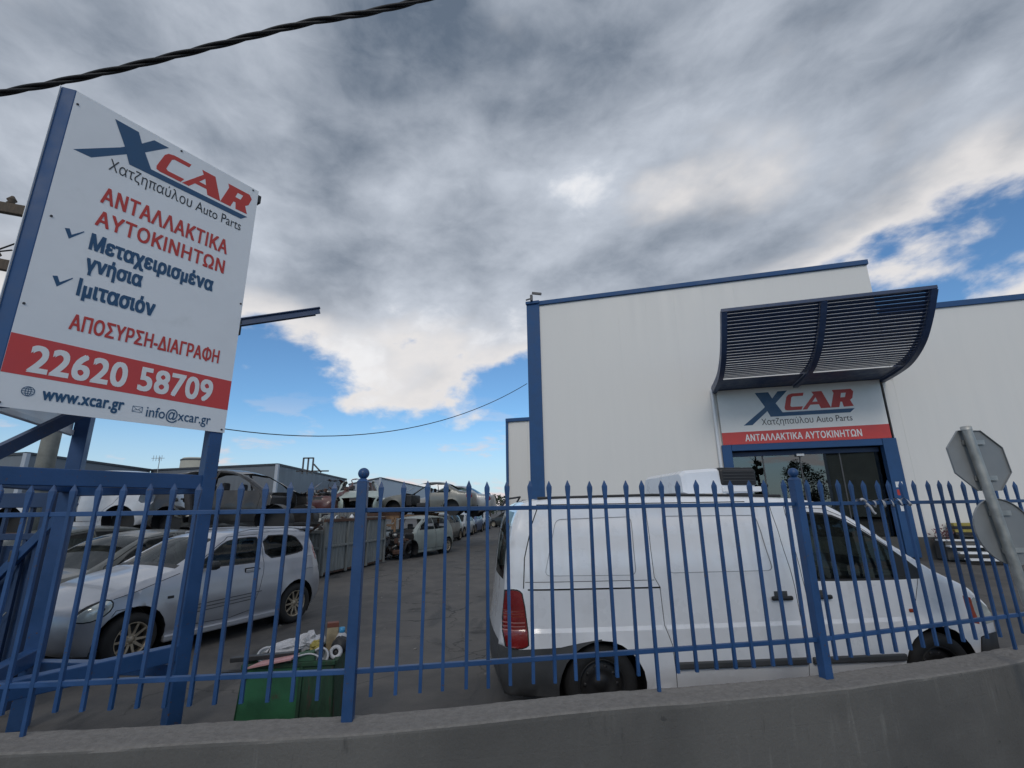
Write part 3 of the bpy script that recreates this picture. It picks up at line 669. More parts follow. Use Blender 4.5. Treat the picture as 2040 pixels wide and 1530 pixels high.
# showroom behind the glass
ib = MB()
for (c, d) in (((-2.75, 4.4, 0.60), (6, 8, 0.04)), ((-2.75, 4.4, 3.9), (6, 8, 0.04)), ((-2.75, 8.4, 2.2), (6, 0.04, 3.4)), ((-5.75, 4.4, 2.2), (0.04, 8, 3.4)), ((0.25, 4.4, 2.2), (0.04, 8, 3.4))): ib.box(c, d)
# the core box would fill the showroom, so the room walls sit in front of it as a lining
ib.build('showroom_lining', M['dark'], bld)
rnd = random.Random(5)
for k in range(3):
    sm = MB(); x0 = -4.6 + k * 1.6
    for z in (0.75, 1.3, 1.85, 2.4): sm.box((x0, 2.2, z), (1.3, 0.45, 0.03))
    for x in (x0 - .65, x0 + .65): sm.box((x, 2.2, 1.6), (0.04, 0.45, 1.9))
    sh = sm.build('display_shelf', M['steel'], bld)
for k in range(14):
    c = random.choice([(0.25, 0.04, 0.03), (0.4, 0.35, 0.2), (0.05, 0.12, 0.3), (0.4, 0.4, 0.4), (0.05, 0.2, 0.08)])
    mm = material('stock_box', c, 0.6)
    MB().bbox((-5.1 + rnd.random() * 4.2, 2.1, 0.765 + 0.55 * rnd.randrange(3) + 0.12), (0.3, 0.25, 0.22), 0.01).build('stock_carton', mm, bld)
# stickers on the right jamb
for z, c in ((2.30, 'signwhite'), (2.05, 'vred'), (1.80, 'trim'), (1.55, 'signwhite')):
    fr(-0.32, -0.12, z - .09, z + .09, 0.161, 0.164, 'sticker', c)
# ---- canopy
can = empty('canopy_pivot', (0, 0, 0), 0, parent=bld); can.name = 'entrance_canopy'
prof = [(0.0, 5.86), (0.9, 5.88), (1.7, 5.95), (2.3, 6.13), (2.8, 6.40), (3.2, 6.76), (3.5, 7.10), (3.8, 7.50)]
cp = catmull([(0, a, b) for a, b in prof], 10)
cpl = [0.0]
for a_, b_ in zip(cp[:-1], cp[1:]): cpl.append(cpl[-1] + (b_ - a_).length)
def cat(s_):
    for i in range(len(cpl) - 1):
        if cpl[i + 1] >= s_:
            t = (s_ - cpl[i]) / (cpl[i + 1] - cpl[i]); p = cp[i].lerp(cp[i + 1], t); return p, (cp[i + 1] - cp[i]).normalized()
    return cp[-1], (cp[-1] - cp[-2]).normalized()
def rib(u, w, name='rib'):
    mb = MB(); n = 40; vs = []
    for i in range(n + 1):
        p, t = cat(cpl[-1] * i / n); nn = Vector((0, -t.z, t.y))  # normal upwards/inwards
        dp = 0.26 if 0 < i < n else 0.22
        for sx_, sn in ((-1, 0), (1, 0), (1, 1), (-1, 1)):
            q_ = p - nn * (0.10) + nn * dp * sn; vs.append((u + sx_ * w / 2, -(q_.y) - 0.05, q_.z))
    f = [(i * 4 + k, i * 4 + (k + 1) % 4, (i + 1) * 4 + (k + 1) % 4, (i + 1) * 4 + k) for i in range(n) for k in range(4)] + [(3, 2, 1, 0), tuple(n * 4 + k for k in range(4))]
    mb.add(vs, f); return mb.build(name, M['navy'], can)
rib(-5.44, 0.16); rib(-2.72, 0.16); rib(0.0, 0.16)
NSL = 25
sm_ = MB()
sm_.box((0, 0, 0), (2.54, 0.132, 0.020)); SLM = sm_.mesh('slat', M['navy'])
for bay in (-4.08, -1.36):
    for k in range(NSL):
        s_ = cpl[-1] * (0.36 + 0.63 * (k / (NSL - 1)))
        p, t = cat(s_)
        a = math.atan2(t.z, -t.y)
        link_mesh('slat', SLM, can, (bay, -p.y - 0.05, p.z + 0.02), (a + R(32 - 16 * (1 - k / (NSL - 1))), 0, 0))
    # closed sheet near the wall
    mb = MB(); vs = []; n = 12
    for i in range(n + 1):
        p, t = cat(cpl[-1] * 0.335 * i / n); vs += [(bay - 1.27, -p.y - 0.05, p.z), (bay + 1.27, -p.y - 0.05, p.z)]
    mb.add(vs, [(2 * i, 2 * i + 1, 2 * i + 3, 2 * i + 2) for i in range(n)], True); mb.build('closing_sheet', M['navy'], can)
p, t = cat(cpl[-1])
MB().bar((-5.52, -p.y - 0.07, p.z + 0.03), (0.08, -p.y - 0.07, p.z + 0.03), 0.10, 0.10).build('front_beam', M['navy'], can)
# ---- steps at the right of the entrance
for k in range(4):
    MB().bbox((1.05 + 0.05 * k, -0.55 - 0.32 * k, 0.60 - 0.155 * k), (1.5, 0.30, 0.05), 0.006).build('step_tread', M['signwhite'], bld)
MB().box((0.95, -0.5, 0.30), (1.2, 0.6, 0.50)).build('step_base', M['plinth'], bld)
# ---- rear wing, further back on the left
rear = empty('rear_building', (0.2, 34.0, 0), ang, 'lower white building with blue trim behind the warehouse corner', 'building')
MB().box((9.4, 8, 3.95), (20, 16, 7.9)).build('wall', M['clad'], rear)
MB().bbox((9.4, -0.02, 7.95), (20.2, 0.3, 0.25), 0.02).build('roof_trim', M['trim'], rear)
MB().bbox((-0.62, 0, 4.0), (0.18, 0.2, 8.1), 0.01).build('corner_trim', M['trim'], rear)
for k in range(8): MB().box((0.35 + 1.1 * k, -0.015, 3.9), (1.09, 0.02, 7.8)).build('cladding_panel', M['clad'], rear)
# ================================================================== VEHICLES
def pip(x, y, poly):
    ins = False; n = len(poly); j = n - 1
    for i in range(n):
        xi, yi = poly[i]; xj, yj = poly[j]
        if (yi > y) != (yj > y) and x < (xj - xi) * (y - yi) / (yj - yi) + xi: ins = not ins
        j = i
    return ins
def chaikin(pts, it=2):
    for _ in range(it):
        out = [pts[0]]
        for a, b in zip(pts[:-1], pts[1:]):
            out += [(a[0] * .75 + b[0] * .25, a[1] * .75 + b[1] * .25), (a[0] * .25 + b[0] * .75, a[1] * .25 + b[1] * .75)]
        out.append(pts[-1]); pts = out
    return pts
def chaikin_closed(pts, it=1):
    for _ in range(it):
        out = []
        for i in range(len(pts)):
            a, b = pts[i], pts[(i + 1) % len(pts)]
            out += [(a[0] * .75 + b[0] * .25, a[1] * .75 + b[1] * .25), (a[0] * .25 + b[0] * .75, a[1] * .25 + b[1] * .75)]
        pts = out
    return pts
def offset_poly(poly, d):
    n = len(poly); out = []
    area = sum(poly[i][0] * poly[(i + 1) % n][1] - poly[(i + 1) % n][0] * poly[i][1] for i in range(n)); s = 1 if area > 0 else -1
    for i in range(n):
        p0, p1, p2 = poly[i - 1], poly[i], poly[(i + 1) % n]
        def nr(a, b):
            dx, dy = b[0] - a[0], b[1] - a[1]; l = math.hypot(dx, dy) or 1; return (dy / l * s, -dx / l * s)
        n1_, n2_ = nr(p0, p1), nr(p1, p2); bx_, by_ = n1_[0] + n2_[0], n1_[1] + n2_[1]; l2 = bx_ * bx_ + by_ * by_
        k = min(2.0 / max(l2, 0.3), 1.6); out.append((p1[0] + bx_ * k * d, p1[1] + by_ * k * d))
    return out
def line_poly(pts, w):
    """a polyline thickened into a polygon"""
    L, Rr = [], []
    for i, p in enumerate(pts):
        a = pts[max(i - 1, 0)]; b = pts[min(i + 1, len(pts) - 1)]; dx, dy = b[0] - a[0], b[1] - a[1]; l = math.hypot(dx, dy) or 1
        nx, ny = -dy / l * w / 2, dx / l * w / 2; L.append((p[0] + nx, p[1] + ny)); Rr.append((p[0] - nx, p[1] - ny))
    return L + Rr[::-1]
def rounded(poly, r):
    out = []; n = len(poly)
    for i in range(n):
        p0, p1, p2 = Vector(poly[i - 1]), Vector(poly[i]), Vector(poly[(i + 1) % n]); a = p1 + (p0 - p1).normalized() * r; b = p1 + (p2 - p1).normalized() * r
        for k in range(5): t = k / 4; q_ = a.lerp(p1, t).lerp(p1.lerp(b, t), t); out.append((q_.x, q_.y))
    return out
def smooth(t): t = max(0.0, min(1.0, t)); return t * t * (3 - 2 * t)
def lerp_tab(tab, x):
    if x <= tab[0][0]: return tab[0][1]
    for (a, b), (c, d) in zip(tab[:-1], tab[1:]):
        if x <= c: return b + (d - b) * smooth((x - a) / (c - a))
    return tab[-1][1]
class Body:
    """A car body: both side sheets cut into regions from a side view, and the strip over nose, bonnet, screen, roof and tail.
    Local axes: x from nose (0) to tail (L), y to the left side of the car, z up."""
    def __init__(s, outline, width, plan, section, arches, sill, rr=0.07, grid=0.07, crown=None, crumple=0.0, seed=1, it=2):
        s.top = chaikin(outline, it); s.w = width; s.plan = plan; s.section = section; s.arches = arches; s.sill = sill; s.rr = rr; s.grid = grid
        s.crown = crown or (lambda x, z, nx, nz: 0.03 + 0.08 * smooth((-nx - 0.5) / 0.5) + 0.03 * smooth((nx - 0.5) / 0.5))
        s.cr = crumple; s.rnd = random.Random(seed); s.ph = [s.rnd.uniform(0, 6.28) for _ in range(6)]
        bottom = []
        xr, xf = s.top[-1], s.top[0]
        for cx, cz, r in sorted(arches, reverse=True):
            a0 = math.asin(max(-1, min(1, (sill - cz) / r)))
            n = 14
            for k in range(n + 1):
                a = a0 + (math.pi - 2 * a0) * k / n; bottom.append((cx + r * math.cos(a), cz + r * math.sin(a)))
        s.outline = s.top + bottom
    def edge_d(s, x, z):
        best = 9.0
        for (x0, z0), (x1, z1) in zip(s.top[:-1], s.top[1:]):
            dx, dz = x1 - x0, z1 - z0; l2 = dx * dx + dz * dz or 1e-9
            t = max(0, min(1, ((x - x0) * dx + (z - z0) * dz) / l2)); d = math.hypot(x - x0 - t * dx, z - z0 - t * dz)
            if d < best: best = d
        return best
    def yf(s, x, z):
        y = s.w / 2 * lerp_tab(s.plan, x) - lerp_tab(s.section, z)
        d = s.edge_d(x, z)
        if d < s.rr: u = 1 - d / s.rr; y -= s.rr * (1 - math.sqrt(max(0.0, 1 - u * u)))
        for cx, cz, r in s.arches:      # flared arch lip
            q_ = math.hypot(x - cx, z - cz) - r
            if q_ < 0.07: y += 0.012 * (1 - max(0, q_) / 0.07)
        return y
    def dent(s, p):
        if not s.cr: return p
        x, y, z = p; a = s.ph
        d = s.cr * (math.sin(x * 5.1 + a[0] + z * 3) + math.sin(z * 9.3 + a[1] + y * 4) * .7 + math.sin(x * 13.7 + y * 7 + a[2]) * .5 + math.sin(y * 11 + z * 15 + a[3]) * .4)
        return (x + d * .6, y + d * .8 * (1 if y > 0 else -1), z - abs(d) * .7)
    def sides(s, regions, root, base=('body_side', None), skip=()):
        """regions: list of (name, polygon, material, inset); later ones win. name None = cut out."""
        vs, es = [], []
        def addpoly(pl):
            b = len(vs)
            for p in pl: vs.append(Vector((p[0], p[1])))
            for i in range(len(pl)): es.append((b + i, b + (i + 1) % len(pl)))
        def dens(pl, mx):
            out = []
            for i in range(len(pl)):
                a, b = pl[i], pl[(i + 1) % len(pl)]; n = max(1, int(math.hypot(b[0] - a[0], b[1] - a[1]) / mx))
                out += [(a[0] + (b[0] - a[0]) * k / n, a[1] + (b[1] - a[1]) * k / n) for k in range(n)]
            return out
        addpoly(s.outline)
        for rg in regions: addpoly(dens(rg[1], s.grid))
        xs = [p[0] for p in s.outline]; zs = [p[1] for p in s.outline]
        x = min(xs) + s.grid / 2
        while x < max(xs):
            z = min(zs) + s.grid / 2
            while z < max(zs):
                if pip(x, z, s.outline): vs.append(Vector((x, z)))
                z += s.grid
            x += s.grid
        # denser rows near the outline keep the rounded shoulder smooth
        for k in range(1, len(s.top) - 1):
            (x0, z0), (x1, z1), (x2, z2) = s.top[k - 1], s.top[k], s.top[k + 1]
            dx, dz = x2 - x0, z2 - z0; l = math.hypot(dx, dz) or 1
            for d in (0.012, 0.03, 0.055):
                q_ = (x1 + dz / l * d, z1 - dx / l * d)
                if pip(q_[0], q_[1], s.outline): vs.append(Vector(q_))
        ov, oe, of, _, _, _ = delaunay_2d_cdt(vs, es, [], 0, 1e-5)
        yc = [s.yf(v.x, v.y) for v in ov]
        groups = {}
        for f in of:
            cx = sum(ov[i].x for i in f) / len(f); cz = sum(ov[i].y for i in f) / len(f)
            if not pip(cx, cz, s.outline): continue
            key = -1
            for k, rg in enumerate(regions):
                if pip(cx, cz, rg[1]): key = k
            groups.setdefault(key, []).append(f)
        made = {}
        for key, fl in groups.items():
            nm, mat, ins = (base[0], base[1], 0.0) if key < 0 else (regions[key][0], regions[key][2], regions[key][3])
            if nm is None or nm in skip: continue
            par = root
            for sd_ in (1, -1):
                used = {}; v2 = []; f2 = []
                for f in fl:
                    ff_ = []
                    for i in f:
                        if i not in used:
                            used[i] = len(v2); v2.append(s.dent((ov[i].x, sd_ * (yc[i] - ins), ov[i].y)))
                        ff_.append(used[i])
                    f2.append(ff_ if sd_ < 0 else ff_[::-1])
                mb = MB(); mb.add(v2, f2, True); o = link_mesh(nm, mb.mesh(nm, mat, fix=False), par)
                made.setdefault(nm, []).append(o)
        return made
    def strip(s, classify, root, mats, ts=(-1, -.965, -.90, -.8, -.6, -.35, -.12, .12, .35, .6, .8, .90, .965, 1), skip=()):
        """the skin from nose to tail; classify(x, z, nx, nz, t) -> (name, material key)"""
        P = s.top; rows = []; nrm = []
        for i, (x, z) in enumerate(P):
            a = P[max(i - 1, 0)]; b = P[min(i + 1, len(P) - 1)]; dx, dz = b[0] - a[0], b[1] - a[1]; l = math.hypot(dx, dz) or 1
            nx, nz = -dz / l, dx / l; nrm.append((nx, nz)); y = s.yf(x, z); c = s.crown(x, z, nx, nz)
            rows.append([s.dent((x + nx * c * (1 - t * t), y * t, z + nz * c * (1 - t * t))) for t in ts])
        groups = {}
        for i in range(len(P) - 1):
            x, z = (P[i][0] + P[i + 1][0]) / 2, (P[i][1] + P[i + 1][1]) / 2
            for j in range(len(ts) - 1):
                k = classify(x, z, nrm[i][0], nrm[i][1], (ts[j] + ts[j + 1]) / 2)
                groups.setdefault(k, []).append((i, j))
        n = len(ts); made = {}
        for (nm, mk, *_t), cells in groups.items():
            if nm is None or nm in skip: continue
            used = {}; v2 = []; f2 = []
            for i, j in cells:
                q_ = []
                for (a, b) in ((i, j), (i + 1, j), (i + 1, j + 1), (i, j + 1)):
                    if (a, b) not in used: used[(a, b)] = len(v2); v2.append(rows[a][b])
                    q_.append(used[(a, b)])
                f2.append(q_[::-1])
            mb = MB(); mb.add(v2, f2, True); made.setdefault(nm, []); o_ = link_mesh(nm, mb.mesh(nm, mats[mk], fix=False), root)
        return made
    def arch_liners(s, root, depth=0.34):
        for cx, cz, r in s.arches:
            for sd_ in (1, -1):
                mb = MB(); n = 16; v = []
                for k in range(n + 1):
                    a = -0.5 + (math.pi + 1.0) * k / n; x, z = cx + (r + .004) * math.cos(a), cz + (r + .004) * math.sin(a)
                    yo = s.yf(x, max(z, s.sill)) - 0.012; v += [(x, sd_ * yo, z), (x, sd_ * (yo - depth), z)]
                mb.add(v, [(2 * k, 2 * k + 1, 2 * k + 3, 2 * k + 2) for k in range(n)], True)
                v = [(cx + r * math.cos(2 * math.pi * k / 20), sd_ * (s.w / 2 - depth - .02), cz + r * math.sin(2 * math.pi * k / 20)) for k in range(20)]
                mb.add(v, [list(range(20))]); mb.build('wheel_arch_liner', M['black'], root)
    def floor(s, root, z=None):
        z = s.sill + 0.02 if z is None else z; x0, x1 = s.top[0][0] + 0.15, s.top[-1][0] - 0.15
        a1 = [(cx - r, cx + r) for cx, cz, r in sorted(s.arches)]
        spans = [(x0, a1[0][0], .95), (a1[0][0], a1[0][1], .5), (a1[0][1], a1[1][0], .95), (a1[1][0], a1[1][1], .5), (a1[1][1], x1, .95)]
        mb = MB()
        for a, b, k in spans: mb.box(((a + b) / 2, 0, z), (b - a, s.w * k * 0.93, 0.05))
        mb.build('floor_pan', M['black'], root)
def wheel_meshes(r, w, rim_r, style, rim_mat, key):
    ty = MB(); h = w / 2
    prof = [(rim_r * 0.98, -h * .80), (rim_r + .012, -h * .95), (rim_r + (r - rim_r) * .5, -h * 1.02), (r - .03, -h * .92), (r - .008, -h * .74), (r, -h * .45), (r, -h * .02), (r, h * .02), (r, h * .45), (r - .008, h * .74), (r - .03, h * .92), (rim_r + (r - rim_r) * .5, h * 1.02), (rim_r + .012, h * .95), (rim_r * .98, h * .80)]
    ty.lathe(prof, axis='y', n=36); tm = ty.mesh(key + '_tyre', M['rubber'])
    rm = MB()
    rm.lathe([(rim_r * .99, -h * .8), (rim_r * .92, -h * .7), (rim_r * .90, h * .45), (rim_r * .94, h * .80), (rim_r * 1.0, h * .86), (rim_r * 1.0, h * .78)], axis='y', n=36)
    bk = MB(); bk.lathe([(0.001, -h * .1), (rim_r * .9, -h * .1)], axis='y', n=24)
    if style == 'spoke':
        n = 10
        for k in range(n):
            a = 2 * math.pi * k / n; rot = Matrix.Rotation(-a, 3, 'Y')
            vs = []
            for rr_, wd, yy in ((0.045, .016, h * .62), (rim_r * .95, .0115, h * .74)):
                for sx_, sy_ in ((-1, 0), (1, 0), (.7, -1), (-.7, -1)): vs.append(rot @ Vector((rr_, yy + sy_ * .02, sx_ * wd)))
            rm.add(vs, [(0, 1, 5, 4), (1, 2, 6, 5), (2, 3, 7, 6), (3, 0, 4, 7)])
        rm.lathe([(0.001, h * .64), (0.028, h * .64), (0.034, h * .58), (0.062, h * .62), (0.066, h * .50)], axis='y', n=20)
        for k in range(4):
            a = 2 * math.pi * (k + .5) / 4; rm.lathe([(0.001, h * .70), (0.010, h * .70), (0.010, h * .55)], (0.047 * math.cos(a), 0, 0.047 * math.sin(a)), axis='y', n=8)
    elif style == 'steel':
        rm.lathe([(0.001, h * .42), (0.05, h * .44), (0.055, h * .36), (rim_r * .5, h * .40), (rim_r * .62, h * .50), (rim_r * .78, h * .35), (rim_r * .92, h * .30)], axis='y', n=32)
        for k in range(10):
            a = 2 * math.pi * k / 10; bk.lathe([(0.001, h * .47), (0.017, h * .47), (0.017, h * .40)], (rim_r * .68 * math.cos(a), 0.0, rim_r * .68 * math.sin(a)), axis='y', n=10)
    else:
        rm.lathe([(0.001, h * .66), (0.05, h * .66), (rim_r * .7, h * .55), (rim_r * .93, h * .72)], axis='y', n=28)
        for k in range(8):
            a = 2 * math.pi * k / 8; bk.lathe([(0.001, h * .68), (0.022, h * .68), (0.022, h * .5)], (rim_r * .6 * math.cos(a), 0, rim_r * .6 * math.sin(a)), axis='y', n=8)
    return tm, rm.mesh(key + '_rim', rim_mat), bk.mesh(key + '_brake', M['black'])
def put_wheel(ms, root, x, y, z, side, steer=0.0, lean=0.0):
    w = empty('wheel', (x, y * side, z), 0, parent=root)
    w.rotation_euler = (lean, 0, (0 if side > 0 else math.pi) + steer)
    link_mesh('tyre', ms[0], w); link_mesh('rim', ms[1], w); link_mesh('hub', ms[2], w); return w
def place(root, front, heading_deg, L, z=0.0, roll=0.0, pitch=0.0):
    """put the car with its nose centre at `front`, nose pointing to heading (degrees, counter-clockwise from +x)"""
    root.location = (front[0], front[1], z); root.rotation_euler = (roll, pitch, R(heading_deg) + math.pi)
def seats(root, xs, w, z, mat, h=0.62):
    for x in xs:
        for sy in (-1, 1):
            mb = MB(); mb.bbox((x, sy * w * .23, z + .08), (.50, .46, .18), .05); mb.bbox((x + .27, sy * w * .23, z + .36), (.16, .46, .56), .06, Matrix.Rotation(R(14), 3, 'Y')); mb.bbox((x + .36, sy * w * .23, z + .74), (.09, .24, .18), .04)
            mb.build('seat', mat, root)
def paint(name, c, rough=0.3, metal=0.0, coat=0.6, dirt=(0.25, 0.23, 0.2), dlo=0.62, dhi=0.9, var=0.06):
    return material(name, c, rough, metal, var, 3, 0, color2=tuple(a * .75 + b * .25 for a, b in zip(c, dirt)), c2lo=dlo, c2hi=dhi, c2scale=2.2, coat=coat, rvar=0.08)
M['alloy'] = material('dusty_alloy', (0.40, 0.34, 0.26), 0.45, 0.6, 0.2, 12, color2=(0.22, 0.13, 0.08), c2lo=0.62, c2hi=0.75, c2scale=9)
M['steelrim'] = material('black_steel_rim', (0.03, 0.03, 0.032), 0.5, 0.4)
M['lens'] = material('headlamp_lens', (0.60, 0.64, 0.61), 0.12, 0.3, 0.15, 9, coat=1.0)
M['redlens'] = material('red_lamp_lens', (0.20, 0.012, 0.012), 0.2, 0, 0.2, 6, coat=1.0)
M['redlens2'] = material('pale_red_lamp_rib', (0.42, 0.16, 0.15), 0.25, 0, 0.1, 6, coat=1.0)
M['amber'] = material('amber_lamp', (0.30, 0.05, 0.02), 0.3, 0, 0.1, 6)
M['seam'] = material('panel_gap', (0.012, 0.012, 0.013), 0.9)
M['seatfab'] = material('seat_fabric', (0.05, 0.05, 0.055), 0.9, 0, 0.2, 20)
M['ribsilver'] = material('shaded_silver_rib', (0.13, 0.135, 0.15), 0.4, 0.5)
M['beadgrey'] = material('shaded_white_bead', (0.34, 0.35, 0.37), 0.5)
M['bumper'] = material('grey_bumper_plastic', (0.055, 0.057, 0.06), 0.55, 0, 0.12, 5, 0.05, 90)

# ------------------------------------------------------------------ silver three-door hatchback
def build_hatch():
    sq = lambda pl: [((.66 - (.66 - x) * .84) if x < .66 else x, z) for x, z in pl]      # short front overhang
    pm = paint('silver_paint', (0.39, 0.40, 0.435), 0.36, 0.5, 0.6, dlo=0.5, dhi=0.85); root = empty('hatchback_car', label='silver three door hatchback parked nose first behind the railing', cat='car')
    out = [(0.14, 0.20), (0.035, 0.26), (0.00, 0.42), (0.015, 0.56), (0.07, 0.68), (0.30, 0.80), (0.62, 0.90), (0.98, 0.98), (1.12, 1.01), (1.50, 1.245), (1.72, 1.365), (1.95, 1.415), (2.35, 1.450), (2.9, 1.445), (3.22, 1.425), (3.36, 1.385), (3.46, 1.18), (3.53, 0.95), (3.58, 0.72), (3.62, 0.52), (3.59, 0.32), (3.50, 0.24)]
    out = sq(out); plan = [(0, 0.66), (0.10, 0.78), (0.30, 0.90), (0.70, 0.98), (1.5, 1.0), (2.7, 1.0), (3.3, 0.965), (3.62, 0.87)]
    sect = [(0.20, 0.055), (0.40, 0.012), (0.62, 0.0), (0.80, 0.018), (0.93, 0.05), (1.10, 0.11), (1.30, 0.18), (1.50, 0.26)]
    B = Body(out, 1.61, plan, sect, [(0.66, 0.295, 0.365), (3.02, 0.295, 0.36)], 0.20, rr=0.075, grid=0.06)
    win1 = chaikin_closed([(1.46, 1.005), (1.335, 1.0), (1.42, 1.06), (1.70, 1.245), (1.86, 1.325), (2.28, 1.345), (2.305, 1.30), (2.30, 1.02), (2.26, 0.995)], 1)
    win2 = chaikin_closed([(2.43, 1.03), (2.415, 1.345), (2.80, 1.345), (3.02, 1.315), (3.12, 1.22), (3.17, 1.12), (3.13, 1.075), (2.80, 1.045)], 1)
    door = [(1.16, 0.33), (1.145, 0.62), (1.19, 0.95), (1.34, 1.05), (1.70, 1.28), (1.84, 1.37), (2.34, 1.385), (2.375, 1.34), (2.37, 0.90), (2.30, 0.62), (2.22, 0.35), (1.9, 0.30)]
    lamp = chaikin_closed([(0.030, 0.575), (0.06, 0.64), (0.16, 0.715), (0.30, 0.765), (0.375, 0.745), (0.375, 0.67), (0.28, 0.595), (0.13, 0.560)], 1)
    lamp = sq(lamp); tail = chaikin_closed([(3.42, 0.92), (3.47, 0.92), (3.41, 1.28), (3.36, 1.30)], 1)
    RG = [('panel_gap', line_poly(sq([(0.60, 0.655), (0.42, 0.64), (0.38, 0.58)]), .007), M['seam'], .004),
          ('panel_gap', line_poly(sq([(0.385, 0.765), (0.70, 0.84), (1.13, 0.965)]), .007), M['seam'], .004),
          ('panel_gap', offset_poly(door, .005), M['seam'], .006), ('door', offset_poly(door, -.002), pm, 0.0),
          ('panel_gap', offset_poly([(3.17, 0.80), (3.18, 0.98), (3.34, 0.99), (3.34, 0.80)], .004), M['seam'], .003), ('fuel_flap', [(3.17, 0.80), (3.18, 0.98), (3.34, 0.99), (3.34, 0.80)], pm, 0.0),
          ('window_rubber', offset_poly(win1, .016), M['black'], .003), ('side_window', win1, M['glass'], .010),
          ('window_rubber', offset_poly(win2, .016), M['black'], .003), ('side_window', win2, M['dglass'], .010),
          ('lamp_surround', offset_poly(lamp, .014), M['black'], .004), ('headlamp', lamp, M['lens'], .0), ('lamp_reflector', ring_poly(.34, .675, .05, .05), M['galv'], -.001), ('lamp_bulb', ring_poly(.34, .675, .02, .02), M['black'], -.003), ('tail_lamp', tail, M['redlens'], .0)]
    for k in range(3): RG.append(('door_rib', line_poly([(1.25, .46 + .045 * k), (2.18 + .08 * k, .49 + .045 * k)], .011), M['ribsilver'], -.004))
    B.sides(RG, root, ('body_side', pm))
    def cls(x, z, nx, nz, t):
        if 1.16 < x < 1.70 and z > 1.02 and abs(t) < .92: return ('windscreen', 'glass')
        if x > 3.38 and 0.98 < z < 1.38 and abs(t) < .86: return ('rear_window', 'dglass')
        if x < 0.19 and .30 < z < .42 and abs(t) < .6: return ('lower_grille', 'black')
        if x < 0.20 and .55 < z < .64 and abs(t) < .45: return ('grille', 'black')
        if .185 < x < 1.10 and z > .6: return ('bonnet', 'p')
        if 1.70 <= x < 3.36: return ('roof', 'p')
        if x <= .185 or (x < .36 and z < .6): return ('front_bumper', 'p')
        if 1.08 <= x < 1.18: return ('scuttle', 'black')
        return ('tailgate' if x > 3.3 else 'screen_frame', 'p')
    B.strip(cls, root, dict(p=pm, glass=M['glass'], dglass=M['dglass'], black=M['black']))
    B.arch_liners(root); B.floor(root)
    # spoiler, roof rails, skirts, mirrors, handles, wiper, jets, indicator
    mb = MB(); mb.bbox((3.34, 0, 1.435), (0.26, 1.14, 0.045), .02, Matrix.Rotation(R(4), 3, 'Y')); mb.build('roof_spoiler', pm, root)
    for sd_ in (1, -1):
        mb = MB(); mb.tube([(1.95, sd_ * .56, 1.42), (2.2, sd_ * .56, 1.462), (2.9, sd_ * .56, 1.465), (3.15, sd_ * .56, 1.44)], .012, 8); mb.build('roof_rail', pm, root)
        mb = MB(); mb.bbox((1.84, sd_ * .775, .225), (1.66, .06, .085), .02); mb.build('side_skirt', pm, root)
        mb = MB(); mb.bbox((1.47, sd_ * .885, 1.03), (.13, .17, .115), .045); mb.build('mirror', M['black'], root)
        yh = B.yf(2.14, .885); mb = MB(); mb.bbox((2.14, sd_ * (yh + .010), .885), (.155, .022, .052), .012); mb.build('door_handle', pm, root)
        mb = MB(); mb.bbox((2.14, sd_ * (yh + .002), .885), (.185, .010, .085), .01); mb.build('handle_recess', M['seam'], root)
        mb = MB(); mb.lathe([(0.001, .008), (.011, .006), (.012, -.01)], (2.285, sd_ * yh, .895), axis='y', n=10); mb.build('lock', M['black'], root)
        yi = B.yf(1.02, .70); mb = MB(); mb.bbox((1.03, sd_ * (yi + .004), .70), (.075, .012, .032), .008); mb.build('side_indicator', M['black'], root)
        mb = MB(); mb.tube([(1.10 + .1 * k, sd_ * (.33 + .02 * k), 1.03 + .008 * k) for k in range(2)] + [(1.32, sd_ * .02 + .2, 1.155)], .008, 6); mb.build('wiper', M['black'], root)
        mb = MB(); mb.bbox((0.86, sd_ * .28, 0.987), (.03, .02, .012), .004); mb.build('washer_jet', M['black'], root)
    seats(root, (1.75, 2.55), 1.5, .42, M['seatfab'])
    mb = MB(); mb.bbox((1.45, 0, .86), (.34, 1.30, .20), .06); mb.build('dashboard', M['black'], root)
    mb = MB(); mb.lathe([(.18 + .013 * math.cos(a), .013 * math.sin(a)) for a in [2 * math.pi * k / 8 for k in range(9)]], (1.62, .33, 1.0), axis='x', n=24); mb.build('steering_wheel', M['black'], root)
    mb = MB(); mb.bbox((.0, 0, .44), (.012, .52, .11), .004); mb.build('number_plate', M['vwhite'], root)
    ms = wheel_meshes(0.293, 0.185, 0.192, 'spoke', M['alloy'], 'hatch')
    for sd_ in (1, -1):
        put_wheel(ms, root, .66, .705, .293, sd_, R(3)); put_wheel(ms, root, 3.02, .70, .293, sd_)
    return root
hatch = build_hatch()
# wheel centres seen at (-4.42, 6.1) front-left and (-3.5, 8.3) rear-left
hd = math.atan2(6.06 - 8.28, -4.47 + 3.50)
_f = Vector((math.cos(hd), math.sin(hd))); _l = Vector((-_f.y, _f.x))
_w = Vector((-4.47, 6.06)); nose = _w - _l * 0.79 + _f * 0.66
place(hatch, nose, math.degrees(hd), 3.62)

